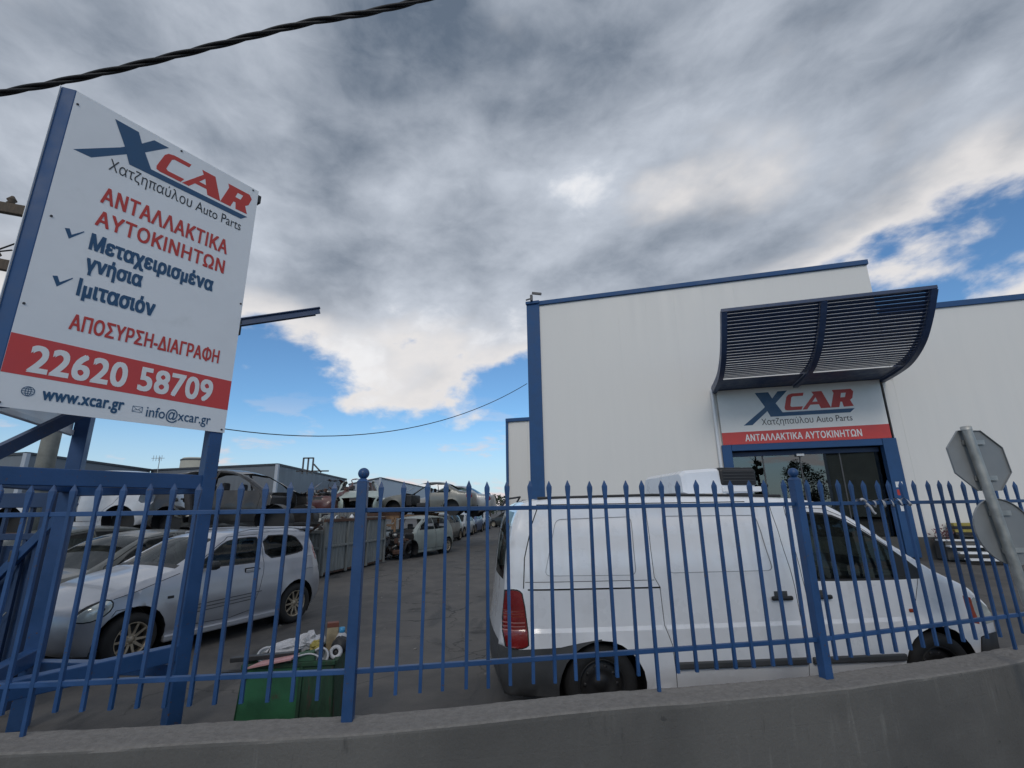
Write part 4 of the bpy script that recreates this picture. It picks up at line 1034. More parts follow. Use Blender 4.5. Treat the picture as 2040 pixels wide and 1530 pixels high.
# ------------------------------------------------------------------ white refrigerated panel van
def build_van():
    pm = paint('white_van_paint', (0.80, 0.81, 0.84), 0.30, 0.0, 1.0, dlo=0.52, dhi=0.85, var=0.03); root = empty('panel_van', label='white panel van with roof cooling unit parked behind the railing', cat='van')
    L = 4.66
    out = [(0.17, 0.22), (0.05, 0.28), (0.01, 0.48), (0.03, 0.66), (0.09, 0.80), (0.24, 0.92), (0.48, 1.04), (0.72, 1.15), (1.08, 1.42), (1.42, 1.655), (1.60, 1.74), (1.90, 1.785), (2.8, 1.81), (3.9, 1.81), (4.36, 1.79), (4.47, 1.72), (4.545, 1.48), (4.585, 1.15), (4.61, 0.85), (4.65, 0.62), (4.655, 0.40), (4.60, 0.25)]
    plan = [(0, 0.74), (0.14, 0.85), (0.4, 0.94), (0.9, 0.985), (1.6, 1.0), (4.2, 1.0), (4.50, 0.975), (4.66, 0.90)]
    sect = [(0.22, 0.05), (0.42, 0.012), (0.62, 0.003), (0.72, 0.0), (0.752, 0.013), (1.02, 0.016), (1.10, 0.024), (1.45, 0.062), (1.70, 0.10), (1.82, 0.125)]
    B = Body(out, 1.88, plan, sect, [(0.80, 0.30, 0.37), (3.80, 0.29, 0.365)], 0.24, rr=0.055, grid=0.075, crown=lambda x, z, nx, nz: 0.018 + 0.09 * smooth((-nx - 0.5) / 0.5) + 0.03 * smooth((nx - 0.5) / 0.5))
    drv = [(0.94, 0.18), (1.00, 0.62), (0.97, 0.80), (0.86, 1.09), (1.08, 1.345), (1.44, 1.605), (1.60, 1.675), (1.985, 1.70), (1.965, 1.10), (1.94, 0.72), (1.93, 0.18)]
    win = chaikin_closed([(0.86, 1.07), (0.82, 1.09), (0.88, 1.155), (1.10, 1.335), (1.42, 1.55), (1.58, 1.62), (1.87, 1.64), (1.895, 1.60), (1.865, 1.095), (1.83, 1.075)], 1)
    tri = [(0.86, 1.07), (0.82, 1.09), (0.88, 1.155), (1.06, 1.29), (1.08, 1.08)]
    sld = [(2.03, 0.18), (2.04, 0.72), (2.055, 1.10), (2.12, 1.70), (3.30, 1.715), (3.30, 1.13), (3.26, 1.05), (3.25, 0.75), (3.20, 0.60), (3.17, 0.18)]
    r1 = rounded([(2.22, 1.16), (2.28, 1.625), (3.16, 1.63), (3.17, 1.16)], .05); r2 = rounded([(3.46, 1.15), (3.45, 1.63), (4.13, 1.615), (4.25, 1.16)], .05)
    lamp = chaikin_closed([(4.51, 0.61), (4.435, 0.615), (4.40, 0.64), (4.445, 1.01), (4.48, 1.045), (4.54, 1.05), (4.60, 1.03), (4.61, 0.63)], 1)
    hl = chaikin_closed([(0.08, 0.66), (0.16, 0.82), (0.36, 0.90), (0.40, 0.74), (0.26, 0.64)], 1)
    ind = [(0.34, 0.66), (0.36, 0.88), (0.44, 0.90), (0.43, 0.68)]
    bmp = [(4.70, 0.20), (3.80, 0.20), (3.80, 0.665), (3.98, 0.64), (4.14, 0.612), (4.30, 0.605), (4.48, 0.60), (4.70, 0.63)]
    fb_ = [(-.05, 0.20), (0.42, 0.20), (0.40, 0.42), (0.36, 0.56), (-.05, 0.58)]
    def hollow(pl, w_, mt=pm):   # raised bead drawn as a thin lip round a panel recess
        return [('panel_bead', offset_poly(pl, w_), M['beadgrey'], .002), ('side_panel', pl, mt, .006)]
    RG = [('panel_gap', offset_poly(sld, .0035), M['seam'], .008), ('sliding_door', offset_poly(sld, -.002), pm, 0.0),
          ('panel_gap', offset_poly(drv, .0035), M['seam'], .008), ('door', offset_poly(drv, -.002), pm, 0.0)]
    RG.append(('body_crease', line_poly([(2.055, .736), (3.235, .736)], .032), pm, 0.0)); RG.append(('body_crease', line_poly([(1.02, .736), (1.93, .736)], .032), pm, 0.0)); RG.append(('body_crease', line_poly([(3.27, .736), (4.36, .736)], .032), pm, 0.0))
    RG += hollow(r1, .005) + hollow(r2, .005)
    RG += [('door_track', line_poly([(3.255, 1.045), (4.40, 1.05)], .013), M['seam'], .008),
           ('panel_gap', line_poly([(3.30, 1.105), (4.42, 1.11)], .005), M['seam'], .003),
           ('panel_gap', line_poly([(4.435, 1.06), (4.42, 1.30), (4.35, 1.57), (4.29, 1.72)], .009), M['seam'], .006),
           ('panel_gap', line_poly([(2.35, 1.75), (4.30, 1.745)], .008), M['seam'], .004),
           ('window_rubber', offset_poly(win, .018), M['black'], .002), ('side_window', win, M['glass'], .010), ('mirror_triangle', tri, M['black'], .0),
           ('rear_bumper', bmp, M['bumper'], -.012), ('front_bumper', fb_, M['bumper'], -.010),
           ('lamp_surround', offset_poly(lamp, .010), M['black'], .002), ('tail_lamp', lamp, M['redlens'], -.006),
           ('headlamp', hl, M['lens'], 0.0), ('indicator', ind, M['amber'], 0.0)]
    for k in range(3): RG.append(('lamp_rib', line_poly([(4.43, .80 - .028 * k), (4.615, .80 - .028 * k)], .009), M['redlens2'], -.009))
    for k in range(3): RG.append(('lamp_rib', line_poly([(4.44, .89 - .022 * k), (4.61, .89 - .022 * k)], .005), M['amber'], -.009))
    B.sides(RG, root, ('body_side', pm))
    def cls(x, z, nx, nz, t):
        if .72 < x < 1.48 and z > 1.14 and abs(t) < .92: return ('windscreen', 'glass')
        if x > 4.44 and 1.12 < z < 1.68 and .06 < abs(t) < .88: return ('rear_window', 'dglass', t > 0)
        if x > 4.55 and z < .63: return ('rear_bumper', 'b')
        if x < .14 and z < .58: return ('front_bumper', 'b')
        if x < .12 and .60 < z < .78 and abs(t) < .55: return ('grille', 'black')
        if .06 < x < .74: return ('bonnet', 'p')
        if 1.46 <= x < 4.40: return ('roof', 'p')
        if x > 4.40 and abs(t) < .98 and z > .6: return ('tailgate', 'p')
        return ('body_edge', 'p', t > 0, x > 3)
    B.strip(cls, root, dict(p=pm, glass=M['glass'], dglass=M['dglass'], black=M['black'], b=M['bumper']))
    B.arch_liners(root, .4); B.floor(root)
    for sd_ in (1, -1):
        mb = MB(); mb.bbox((1.58, sd_ * .945, .445), (.84, .03, .055), .012); mb.build('rub_strip', M['bumper'], root)
        mb = MB(); mb.bbox((2.61, sd_ * .945, .445), (1.14, .03, .055), .012); mb.build('rub_strip', M['bumper'], root)
        for x, s2 in ((1.83, 1), (2.19, -1)):
            yh = B.yf(x, .945); mb = MB(); mb.bbox((x, sd_ * (yh + .018), .935), (.19, .028, .036), .012); mb.build('door_handle', M['black'], root)
            mb = MB(); mb.bbox((x, sd_ * (yh + .0015), .955), (.12, .007, .07), .006); mb.build('handle_recess', M['bumper'], root)
        yi = B.yf(.82, .86); mb = MB(); mb.bbox((1.00, sd_ * (B.yf(1.0, .80) + .004), .80), (.05, .016, .03), .008); mb.build('side_indicator', M['amber'], root)
        mb = MB(); mb.tube([(1.95, sd_ * .76, 1.80), (3.2, sd_ * .76, 1.822), (4.28, sd_ * .76, 1.805)], .013, 6); mb.build('roof_gutter', M['black'], root)
    # cooling unit on the roof
    un = MB()
    def ring(x, w_, z0, z1): return [(x, -w_, z0), (x, w_, z0), (x, w_ * .96, z1 - .03), (x, w_ * .88, z1), (x, -w_ * .88, z1), (x, -w_ * .96, z1 - .03)]
    st = [(2.06, .55, 1.85, 2.075), (2.10, .57, 1.835, 2.085), (2.50, .58, 1.835, 2.08), (2.76, .57, 1.835, 2.062), (2.80, .54, 1.85, 2.03)]
    vs = [p for a in st for p in ring(*a)]; un.add(vs, [(i * 6 + k, i * 6 + (k + 1) % 6, (i + 1) * 6 + (k + 1) % 6, (i + 1) * 6 + k) for i in range(4) for k in range(6)] + [(5, 4, 3, 2, 1, 0), tuple(24 + k for k in range(6))])
    cu_ = un.build('cooling_unit', pm, root)
    mb = MB(); mb.bbox((2.235, 0, 1.99), (.37, 1.165, .16), .02); mb.bbox((2.235, 0, 2.06), (.36, 1.10, .055), .01); mb.build('vent_grille', M['black'], cu_)
    for k in range(5): MB().bbox((2.235, .585, 1.925 + .03 * k), (.32, .008, .006), .002).build('vent_slat', M['steel'], cu_) if k else None
    for k in range(5): MB().bbox((2.235, -.585, 1.925 + .03 * k), (.32, .008, .006), .002).build('vent_slat', M['steel'], cu_) if k else None
    mb = MB(); mb.bbox((2.22, 0, 1.872), (.40, 1.19, .05), .008); mb.build('unit_lower_lip', pm, cu_)
    e_ = MB()
    e_.prism(ring_poly(2.20, 1.880, .034, .010), lambda u, v, d: Vector((u, d, v)), -.598, -.596); e_.prism([(2.16, 1.858), (2.24, 1.858), (2.24, 1.864), (2.16, 1.864)], lambda u, v, d: Vector((u, d, v)), -.598, -.596)
    e_.build('unit_badge', M['vblack'], cu_)
    mb = MB(); mb.tube([(4.36, -.5, 1.79), (4.33, -.45, 1.845), (4.50, -.25, 1.82), (4.56, -.2, 1.74)], .012, 6); mb.build('roof_aerial', M['black'], root)
    mb = MB(); mb.tube([(2.1, .1, 1.87), (1.75, .22, 1.77)], .02, 8); mb.build('cooling_pipe', M['black'], root)
    mb = MB(); mb.bbox((4.655, 0, .70), (.02, .54, .13), .006); mb.build('number_plate', M['vwhite'], root)
    mb = MB(); mb.bbox((4.63, .25, .93), (.02, .16, .05), .01); mb.build('tailgate_handle', M['black'], root)
    seats(root, (1.50,), 1.7, .75, M['seatfab']); MB().bbox((2.06, 0, 1.2), (.04, 1.55, 1.1), .01).build('bulkhead', M['dark'], root)
    mb = MB(); mb.bbox((1.00, 0, 1.00), (.40, 1.5, .18), .06); mb.build('dashboard', M['black'], root)
    ms = wheel_meshes(0.305, 0.20, 0.195, 'steel', M['steelrim'], 'van')
    for sd_ in (1, -1): put_wheel(ms, root, .80, .80, .305, sd_); put_wheel(ms, root, 3.80, .80, .305, sd_)
    return root
van = build_van()
VR = Vector((0.72, 4.32)); VF = Vector((3.70, 4.55)); _f = (VF - VR).normalized(); _l = Vector((-_f.y, _f.x))
nose = VF + _f * 0.80 + _l * 0.93      # wheel faces seen on the right-hand side
place(van, nose, math.degrees(math.atan2(_f.y, _f.x)), 4.66)
# ================================================================== generic cars for the yard
def car_body(kind, root, pm, skip=(), crumple=0.0, seed=1, grid=0.10, wheels=True, cutfront=False, rim='cap', windows=True):
    if kind == 'sedan':
        out = [(0.16, 0.20), (0.03, 0.27), (0.0, 0.45), (0.04, 0.60), (0.16, 0.70), (0.55, 0.80), (1.05, 0.88), (1.25, 0.91), (1.75, 1.22), (2.05, 1.36), (2.45, 1.42), (2.95, 1.405), (3.25, 1.33), (3.62, 1.10), (3.82, 1.00), (4.25, 0.97), (4.36, 0.90), (4.41, 0.62), (4.42, 0.45), (4.36, 0.28), (4.28, 0.24)]
        L, Wd = 4.42, 1.74; wb = (0.84, 3.48)
        win1 = [(1.52, .95), (1.70, 1.10), (2.02, 1.29), (2.42, 1.34), (2.45, .95)]; win2 = [(2.55, .95), (2.52, 1.34), (2.95, 1.325), (3.20, 1.24), (3.42, 1.02), (3.38, .96)]
        d1 = [(1.30, .30), (1.28, .80), (1.38, .96), (1.98, 1.32), (2.48, 1.38), (2.50, .30)]; d2 = [(2.51, .30), (2.52, 1.38), (2.98, 1.36), (3.28, 1.24), (3.46, 1.02), (3.36, .75), (3.12, .58), (3.05, .30)]
        ws = (1.28, 2.02); rw = (3.28, 3.72); zt = .92
    else:
        out = [(0.15, 0.20), (0.03, 0.27), (0.0, 0.45), (0.03, 0.60), (0.12, 0.71), (0.45, 0.83), (0.88, 0.93), (1.04, 0.97), (1.48, 1.24), (1.75, 1.39), (2.15, 1.47), (2.8, 1.47), (3.25, 1.42), (3.48, 1.34), (3.70, 1.08), (3.80, 0.90), (3.84, 0.66), (3.86, 0.48), (3.82, 0.28), (3.74, 0.24)]
        L, Wd = 3.86, 1.70; wb = (0.78, 3.20)
        win1 = [(1.28, .99), (1.45, 1.14), (1.76, 1.33), (2.20, 1.39), (2.22, 1.0)]; win2 = [(2.32, 1.0), (2.30, 1.39), (2.85, 1.385), (3.05, 1.35), (3.22, 1.10), (3.15, 1.03)]
        d1 = [(1.10, .30), (1.08, .84), (1.16, .99), (1.72, 1.36), (2.25, 1.43), (2.27, .30)]; d2 = [(2.28, .30), (2.29, 1.43), (2.90, 1.42), (3.12, 1.36), (3.26, 1.06), (3.05, .70), (2.86, .55), (2.80, .30)]
        ws = (1.06, 1.76); rw = (3.45, 3.74); zt = .99
    plan = [(0, .76), (.14, .86), (.45, .945), (.9, .99), (L * .45, 1.0), (L - .8, .995), (L - .3, .95), (L, .84)]
    sect = [(.2, .05), (.42, .01), (.62, 0), (.85, .02), (1.0, .06), (1.2, .13), (1.47, .25)]
    B = Body(out, Wd, plan, sect, [(wb[0], .30, .36), (wb[1], .30, .36)], .20, rr=.075, grid=grid, crumple=crumple, seed=seed, it=2)
    lamp = chaikin_closed([(.06, .58), (.12, .68), (.42, .78), (.46, .70), (.28, .60)]); tail = chaikin_closed([(L - .30, .70), (L - .28, .92), (L - .04, .90), (L - .02, .70)])
    RG = [('panel_gap', offset_poly(d1, .006), M['seam'], .006), ('door', offset_poly(d1, -.003), pm, 0), ('panel_gap', offset_poly(d2, .006), M['seam'], .006), ('rear_door', offset_poly(d2, -.003), pm, 0),
          ('window_rubber', offset_poly(win1, .016), M['black'], .003), ('side_window', win1, M['dglass'], .01), ('window_rubber', offset_poly(win2, .016), M['black'], .003), ('rear_side_window', win2, M['dglass'], .01),
          ('headlamp', lamp, M['lens'], 0), ('tail_lamp', tail, M['redlens'], 0)]
    if not windows: RG = [(r[0] if 'window' not in r[0] else None,) + r[1:] for r in RG]
    if cutfront: RG.append((None, [(-.2, 0), (-.2, 1.0), (wb[0] + .05, 1.0), (wb[0] + .02, .66), (wb[0] - .3, .4), (wb[0] - .3, 0)], None, 0))
    RG = [((None if r[0] in skip else r[0]),) + tuple(r[1:]) for r in RG]
    B.sides(RG, root, ('body_side', pm))
    def cls(x, z, nx, nz, t):
        if ws[0] < x < ws[1] and abs(t) < .92: return ('windscreen', 'g')
        if rw[0] < x < rw[1] and z > zt and abs(t) < .90: return ('rear_window', 'g')
        if x < .12 and .56 < z < .66 and abs(t) < .5: return ('grille', 'b')
        if x < .12: return ('front_bumper', 'p')
        if x <= ws[0]: return ('bonnet', 'p')
        if x < rw[0]: return ('roof', 'p')
        return ('tailgate', 'p')
    sk = set(skip)
    if not windows: sk |= {'windscreen', 'rear_window'}
    if cutfront: sk |= {'bonnet', 'front_bumper', 'grille'}
    B.strip(cls, root, dict(p=pm, g=M['dglass'], b=M['black']), skip=sk)
    B.floor(root); B.arch_liners(root, .3)
    # cabin bulkheads and seats
    mb = MB(); mb.bbox((ws[0] + .22, 0, .62), (.30, Wd * .80, .50), .05); mb.build('dashboard', M['black'], root)
    if 'seat' not in skip: seats(root, (ws[0] + .80, ws[0] + 1.62), Wd * .9, .34, M['seatfab'])
    if wheels:
        ms = wheel_meshes(.295, .18, .19, rim, M['alloy'], kind)
        for sd_ in (1, -1):
            if wheels is True or 'f' in wheels: put_wheel(ms, root, wb[0], Wd / 2 - .10, .295, sd_)
            if wheels is True or 'r' in wheels: put_wheel(ms, root, wb[1], Wd / 2 - .10, .295, sd_)
    return L
def junk(root, x0, x1, y0, y1, z0, z1, n, seed, name='loose_engine_parts', mats=('black', 'steel', 'rust', 'galv')):
    rnd = random.Random(seed)
    for mk in mats:
        mb = MB()
        for k in range(n // len(mats)):
            c = (rnd.uniform(x0, x1), rnd.uniform(y0, y1), rnd.uniform(z0, z1)); t = rnd.random()
            rot = Matrix.Rotation(rnd.uniform(0, 6), 3, 'Z') @ Matrix.Rotation(rnd.uniform(-.6, .6), 3, 'X')
            if t < .45: mb.box(c, (rnd.uniform(.06, .3), rnd.uniform(.05, .2), rnd.uniform(.04, .18)), rot)
            elif t < .8:
                p = Vector(c); pts = [p]
                for _ in range(4): p = p + Vector((rnd.uniform(-.12, .12), rnd.uniform(-.12, .12), rnd.uniform(-.08, .08))); pts.append(p)
                mb.tube(catmull(pts, 3), rnd.uniform(.008, .03), 6)
            else: mb.lathe([(0.001, 0), (rnd.uniform(.05, .1), 0), (rnd.uniform(.05, .1), rnd.uniform(.05, .15)), (.001, .12)], c, n=12, rot=None)
        o = mb.build(name, M[mk], root); o['kind'] = 'stuff'
def car(kind, label, c, front, head, z=0.0, pitch=0.0, roll=0.0, name='parked_car', cat='car', group='scrap cars in the yard', metal=0.3, dirt=.55, **k):
    root = empty(name, label=label, cat=cat, group=group)
    pm = paint('paint_' + str(len(bpy.data.materials)), c, 0.38, metal, .35, dlo=dirt - .12, dhi=dirt + .2, dirt=(.2, .18, .15), var=.1)
    L = car_body(kind, root, pm, **k); place(root, front, head, L, z, roll, pitch); return root
hdeg = math.degrees(hd); hf = Vector((math.cos(hd), math.sin(hd))); hl = Vector((-hf.y, hf.x)); hn = _w
hbase = Vector((hatch.location.x, hatch.location.y))
car('sedan', 'dusty dark grey saloon parked beside the silver hatchback', (0.10, 0.105, 0.10), hbase - hl * 1.95 + hf * 0.15, hdeg + 4, metal=.4, grid=.08)
car('hatch5', 'dark green grey car parked second from the silver hatchback', (0.06, 0.068, 0.062), hbase - hl * 3.95 + hf * 0.1, hdeg + 8, metal=.3)
# ---- racked shells
DOORS = ('door', 'rear_door')
car('hatch5', 'stripped white car shell without doors or glass up on the rack', (0.62, 0.64, 0.68), (-12.35, 11.9), 180 + 3, z=1.26, name='car_shell', metal=0, windows=False, wheels=False, skip=('door', 'seat', 'tail_lamp', 'panel_gap'))
black = car('hatch5', 'stripped black car shell with roof and pillars up on the rack', (0.022, 0.023, 0.026), (-4.55, 11.6), -3, z=1.22, name='car_shell', metal=.2, windows=False, wheels=False, cutfront=True, skip=('rear_door', 'tail_lamp', 'tailgate', 'headlamp'), crumple=.012)
junk(black, 1.9, 3.5, -.7, .7, .35, .8, 40, 4, 'scrap_inside')
wr = car('hatch5', 'crumpled dark red front end of a car on the rack beside the black shell', (0.10, 0.035, 0.035), (-7.3, 17.7), -98, z=1.55, name='wrecked_car', metal=0, windows=False, wheels=False, crumple=.05, seed=5, skip=('roof', 'door', 'rear_door', 'tailgate', 'windscreen', 'headlamp', 'bonnet'))
junk(wr, .1, 1.1, -.7, .7, .4, .95, 60, 8)
gc_ = car('hatch5', 'wreck with a pale green bonnet on the rack above the metal skip', (0.34, 0.40, 0.36), (-5.75, 18.0), -72, z=1.50, name='wrecked_car', metal=0, windows=False, wheels=False, crumple=.035, seed=9, skip=('door', 'rear_door', 'roof', 'tailgate', 'front_bumper', 'headlamp'))
junk(gc_, 2.0, 3.4, -.7, .7, .3, .9, 50, 13, 'scrap_inside')
car('sedan', 'dull grey saloon shell without doors on the far rack', (0.17, 0.175, 0.165), (-6.15, 22.6), 175, z=1.50, name='car_shell', windows=False, wheels=False, skip=('door',))
car('sedan', 'pale silver saloon shell, rightmost car on the far rack', (0.42, 0.44, 0.46), (-5.35, 24.6), 172, z=1.40, name='car_shell', wheels=False, skip=('headlamp',), metal=.3)
# ---- wrecked silver car on the ground
wk = car('hatch5', 'grey green wreck with its front end torn off standing beside the skip', (0.27, 0.30, 0.28), (-4.75, 17.6), -114, name='wrecked_car', metal=.2, wheels='r', cutfront=True, windows=False, crumple=.012, seed=3, skip=('headlamp',))
junk(wk, .15, 1.0, -.7, .7, .15, .85, 110, 21)
mb = MB(); mb.tube([(.4, .75, .05), (.3, .8, .3), (.45, .72, .5)], .02, 6); mb.lathe([(.26, .06), (.29, .1), (.28, .2), (.2, .22)], (.6, .75, .28), axis='y', n=20); mb.build('bare_axle', M['black'], wk)
MB().lathe([(.19, -.09), (.28, -.085), (.295, 0), (.28, .085), (.19, .09)], (.78, .72, .295), axis='y', n=28).build('bare_tyre', M['rubber'], wk)
# ---- row of cars further back
row = [('hatch5', (0.035, 0.04, 0.04), (-4.45, 25.4), -100, 'dark people carrier standing behind the grey green wreck'), ('sedan', (0.40, 0.42, 0.44), (-4.1, 30.4), -98, 'pale silver saloon behind the dark people carrier in the far row'),
       ('hatch5', (0.06, 0.10, 0.22), (-3.7, 35.0), -98, 'small blue hatchback far along the row of cars'), ('sedan', (0.45, 0.47, 0.5), (-3.4, 39.8), -98, 'whitish saloon at the far end of the row of cars'),
       ('hatch5', (0.03, 0.035, 0.035), (-2.2, 47.5), 150, 'dark wreck in the distance beside the van'), ('sedan', (0.5, 0.52, 0.54), (-0.9, 50.5), 200, 'distant white saloon seen just left of the van')]
for kd, c, p, h_, lb in row: car(kd, lb, c, p, h_, grid=.16)
# ---- racks under the shells
def rack(label, x0, x1, y0, y1, z, nx, mat='rust'):
    r_ = empty('steel_rack', ((x0 + x1) / 2, (y0 + y1) / 2, 0), 0, label, 'rack', 'car racks'); cx, cy = (x0 + x1) / 2, (y0 + y1) / 2
    for y in (y0, y1): MB().bar((x0 - cx, y - cy, z), (x1 - cx, y - cy, z), .10, .14, bev=.006).build('beam', M[mat], r_)
    for k in range(nx):
        x = x0 + (x1 - x0) * k / (nx - 1)
        for y in (y0, y1): MB().bar((x - cx, y - cy, 0), (x - cx, y - cy, z - .07), .10, .10, up=(0, 1, 0), bev=.006).build('upright', M[mat], r_)
        MB().bar((x - cx, y0 - cy, z + .10), (x - cx, y1 - cy, z + .10), .08, .06).build('cross_member', M[mat], r_)
    return r_
rack('rusty steel rack carrying the white and black car shells', -12.6, -5.45, 11.1, 12.9, 1.27, 5)
rack('rusty steel rack behind the metal skip carrying wrecks', -8.6, -4.9, 17.9, 21.2, 1.55, 3)
rack('tan painted steel rack carrying the two far saloon shells', -8.6, -3.9, 21.7, 25.3, 1.42, 3, 'tan')
fr_ = empty('pipe_stand', (-5.6, 19.0, 0), 0, 'orange tan steel frame standing behind the grey green wreck', 'frame')
for a_, b_ in (((-1.1, 0, 1.40), (1.0, 0, 1.40)), ((-1.1, 0, 1.15), (1.0, 0, 1.15)), ((-1.1, 0, 0), (-1.1, 0, 1.45)), ((0.0, 0, 0), (0.0, 0, 1.45)), ((1.0, 0, 0), (1.0, 0, 1.45))):
    MB().bar(a_, b_, .08, .08, bev=.005).build('tube', M['tan'], fr_)
# ---- open metal skip
M['skip'] = material('grey_skip_paint', (0.20, 0.21, 0.205), .7, .1, .2, 4, .2, 20, streak=(3, 3, .6), color2=(.10, .075, .06), c2lo=.64, c2hi=.78)
sk = empty('metal_skip', (-5.15, 13.35, 0), math.atan2(3.4, .72), 'open grey sheet metal skip with rusty rim full of scrap', 'skip')
SL, SW, SH = 3.5, 1.9, 1.50
def skip_sheet(a, b, z0, z1, name, n, nrm):
    a, b = Vector(a), Vector(b); nrm = Vector(nrm); mb = MB(); vs = []
    for k in range(n * 4 + 1):
        t = k / (n * 4); p = a.lerp(b, t); o = nrm * (0.018 if (k % 4) in (1, 2) else 0.0)
        vs += [(p.x + o.x, p.y + o.y, z0), (p.x + o.x, p.y + o.y, z1)]
    mb.add(vs, [(2 * k, 2 * k + 2, 2 * k + 3, 2 * k + 1) for k in range(n * 4)]); return mb.build(name, M['skip'], sk)
# local: x along the long side (away from camera), y to the left; near right corner at the origin
for k in range(3):
    skip_sheet((SL * k / 3 + .03, 0, 0), (SL * (k + 1) / 3 - .03, 0, 0), .12, SH - .08, 'side_sheet', 7, (0, -1, 0))
skip_sheet((0, SW, 0), (SL, SW, 0), .12, SH - .08, 'side_sheet', 18, (0, 1, 0))
for k in range(2): skip_sheet((0, SW * k / 2 + .03, 0), (0, SW * (k + 1) / 2 - .03, 0), .12, SH - .35, 'end_sheet', 7, (-1, 0, 0))
skip_sheet((SL, 0, 0), (SL, SW, 0), .12, SH - .08, 'end_sheet', 12, (1, 0, 0))
def sb(a, b, w, h, name='rib', mat='skip'): MB().bar(a, b, w, h, bev=.006).build(name, M[mat], sk)
sb((-.02, -.03, SH - .04), (SL, -.03, SH - .04), .08, .08, 'rim', 'rust'); sb((0, SW, SH - .04), (SL, SW, SH - .04), .10, .10, 'rim'); sb((SL, 0, SH - .04), (SL, SW, SH - .04), .1, .1, 'rim'); sb((-.02, 0, SH - .33), (-.02, SW, SH - .33), .08, .08, 'rim')
for k in range(4): sb((SL * k / 3, -.035, .05), (SL * k / 3, -.035, SH - .08), .07, .06)
for y in (.03, SW / 2, SW - .03): sb((-.04, y, .05), (-.04, y, SH - .36), .06, .06)
sb((-.045, .05, .75), (-.045, SW - .05, .75), .05, .06); sb((0, -.045, .78), (SL, -.045, .78), .05, .06)
sb((-.05, SW * .45, .78), (-.03, .05, SH - .05), .05, .06, 'brace', 'rust')
MB().box((SL / 2, SW / 2, .1), (SL, SW, .06)).build('floor', M['rust'], sk)
junk(sk, .2, SL - .2, .15, SW - .15, 1.0, 1.62, 90, 31, 'scrap_pile', ('galv', 'rust', 'steel', 'signwhite'))
MB().box((SL / 2, SW / 2, .75), (SL - .1, SW - .1, .6)).build('scrap_fill', M['rust'], sk)
# ---- corrugated boundary fence
M['corr'] = material('grey_corrugated_sheet', (0.24, 0.245, 0.24), .55, .5, .15, 3, 0, streak=(2, 2, .4), color2=(.20, .11, .06), c2lo=.60, c2hi=.78)
cf = empty('corrugated_fence', (-22, 17.0, 0), R(-2), 'grey corrugated sheet fence behind the stacked car shells', 'fence')
def corr_sheet(x0, w, h, d=.035):
    mb = MB(); n = 8; vs = []
    for k in range(n * 4 + 1): x = x0 + w * k / (n * 4); y = d if (k % 4) in (1, 2) else 0; vs += [(x, y, 0), (x, y, h)]
    mb.add(vs, [(2 * k, 2 * k + 2, 2 * k + 3, 2 * k + 1) for k in range(n * 4)]); return mb.mesh('sheet', M['corr'])
CS = corr_sheet(0, 1.0, 1.75)
for k in range(17): link_mesh('sheet', CS, cf, (1.0 * k, .01 * (k % 2), .02 * math.sin(k * 2.1)))
MB().bar((0, .08, 1.45), (17, .08, 1.45), .06, .06).build('rail', M['rust'], cf)

# ================================================================== far warehouses
M['wgrey'] = material('grey_cladding', (0.17, 0.185, 0.205), .55, .2, .06, 1, streak=(3, 3, .1)); M['wpale'] = material('pale_cladding', (0.42, 0.45, 0.50), .55, .1, .05, 1, streak=(3, 3, .1)); M['cream'] = material('cream_wall', (0.40, 0.39, 0.33), .8, 0, .1, .5)
M['wroof'] = material('dark_roof_edge', (0.05, 0.055, 0.065), .6)
def shed(label, corners, h, mat, loc=None):
    """corners: plan polygon, first one is the near corner"""
    c0 = Vector(corners[0]); r_ = empty('distant_warehouse', (c0.x, c0.y, 0), 0, label, 'warehouse', 'warehouses behind the yard')
    P = [Vector(p) - c0 for p in corners]; n = len(P)
    for i in range(n):
        a, b = P[i], P[(i + 1) % n]; d = (b - a); L = d.length; m_ = max(1, int(L / 6)); 
        mb = MB(); mb.add([(a.x, a.y, 0), (b.x, b.y, 0), (b.x, b.y, h), (a.x, a.y, h)], [(0, 1, 2, 3)]); mb.build('wall', mat, r_)
        MB().bar((a.x, a.y, h), (b.x, b.y, h), .25, .22).build('eaves', M['wroof'], r_)
    mb = MB(); mb.add([(p.x, p.y, h + .05) for p in P], [list(range(n))]); mb.build('roof', M['wroof'], r_)
    MB().bar((0, 0, 0), (0, 0, h), .35, .35, up=(0, 1, 0)).build('corner_flashing', M['wpale'], r_)
    return r_
shed('grey warehouse farthest left behind the sign posts', [(-42.9, 41.7), (-45.5, 59.8), (-62, 62), (-58, 46.5)], 7.0, M['wgrey'])
g2 = shed('long grey warehouse behind the stacked car shells', [(-27.2, 55.0), (-29.2, 83.9), (-49, 88), (-45.7, 60.2)], 7.0, M['wgrey'])
shed('pale grey warehouse right of the left ball post', [(-22.5, 81.2), (-20.84, 180.0), (-60, 185), (-34, 99.5)], 7.0, M['wpale'])
w4 = shed('small cream building at the end of the yard', [(-12.9, 112.4), (-7.5, 115.1), (-9.5, 130), (-16, 128)], 5.0, M['cream'])
MB().box((2.6, 1.0, 3.0), (2.2, .5, 1.6)).build('window', M['dark'], w4)
kb = empty('site_cabin', (-12.4, 96, 0), R(8), 'small white site cabin with dark windows at the yard end', 'cabin')
MB().bbox((0, 0, 2.2), (5.0, 3, 4.2), .1).build('wall', M['cream'], kb)
for x in (-1.1, .9): MB().bbox((x, -1.52, 2.9), (1.3, .06, 1.1), .03).build('window', M['vblue'], kb)
MB().bbox((0, 0, 4.38), (5.3, 3.2, .15), .03).build('roof', M['signwhite'], kb)
tk = empty('storage_tank', (-40.9, 62.0, 0), 0, 'beige round storage tank rising above the grey warehouse roof', 'tank')
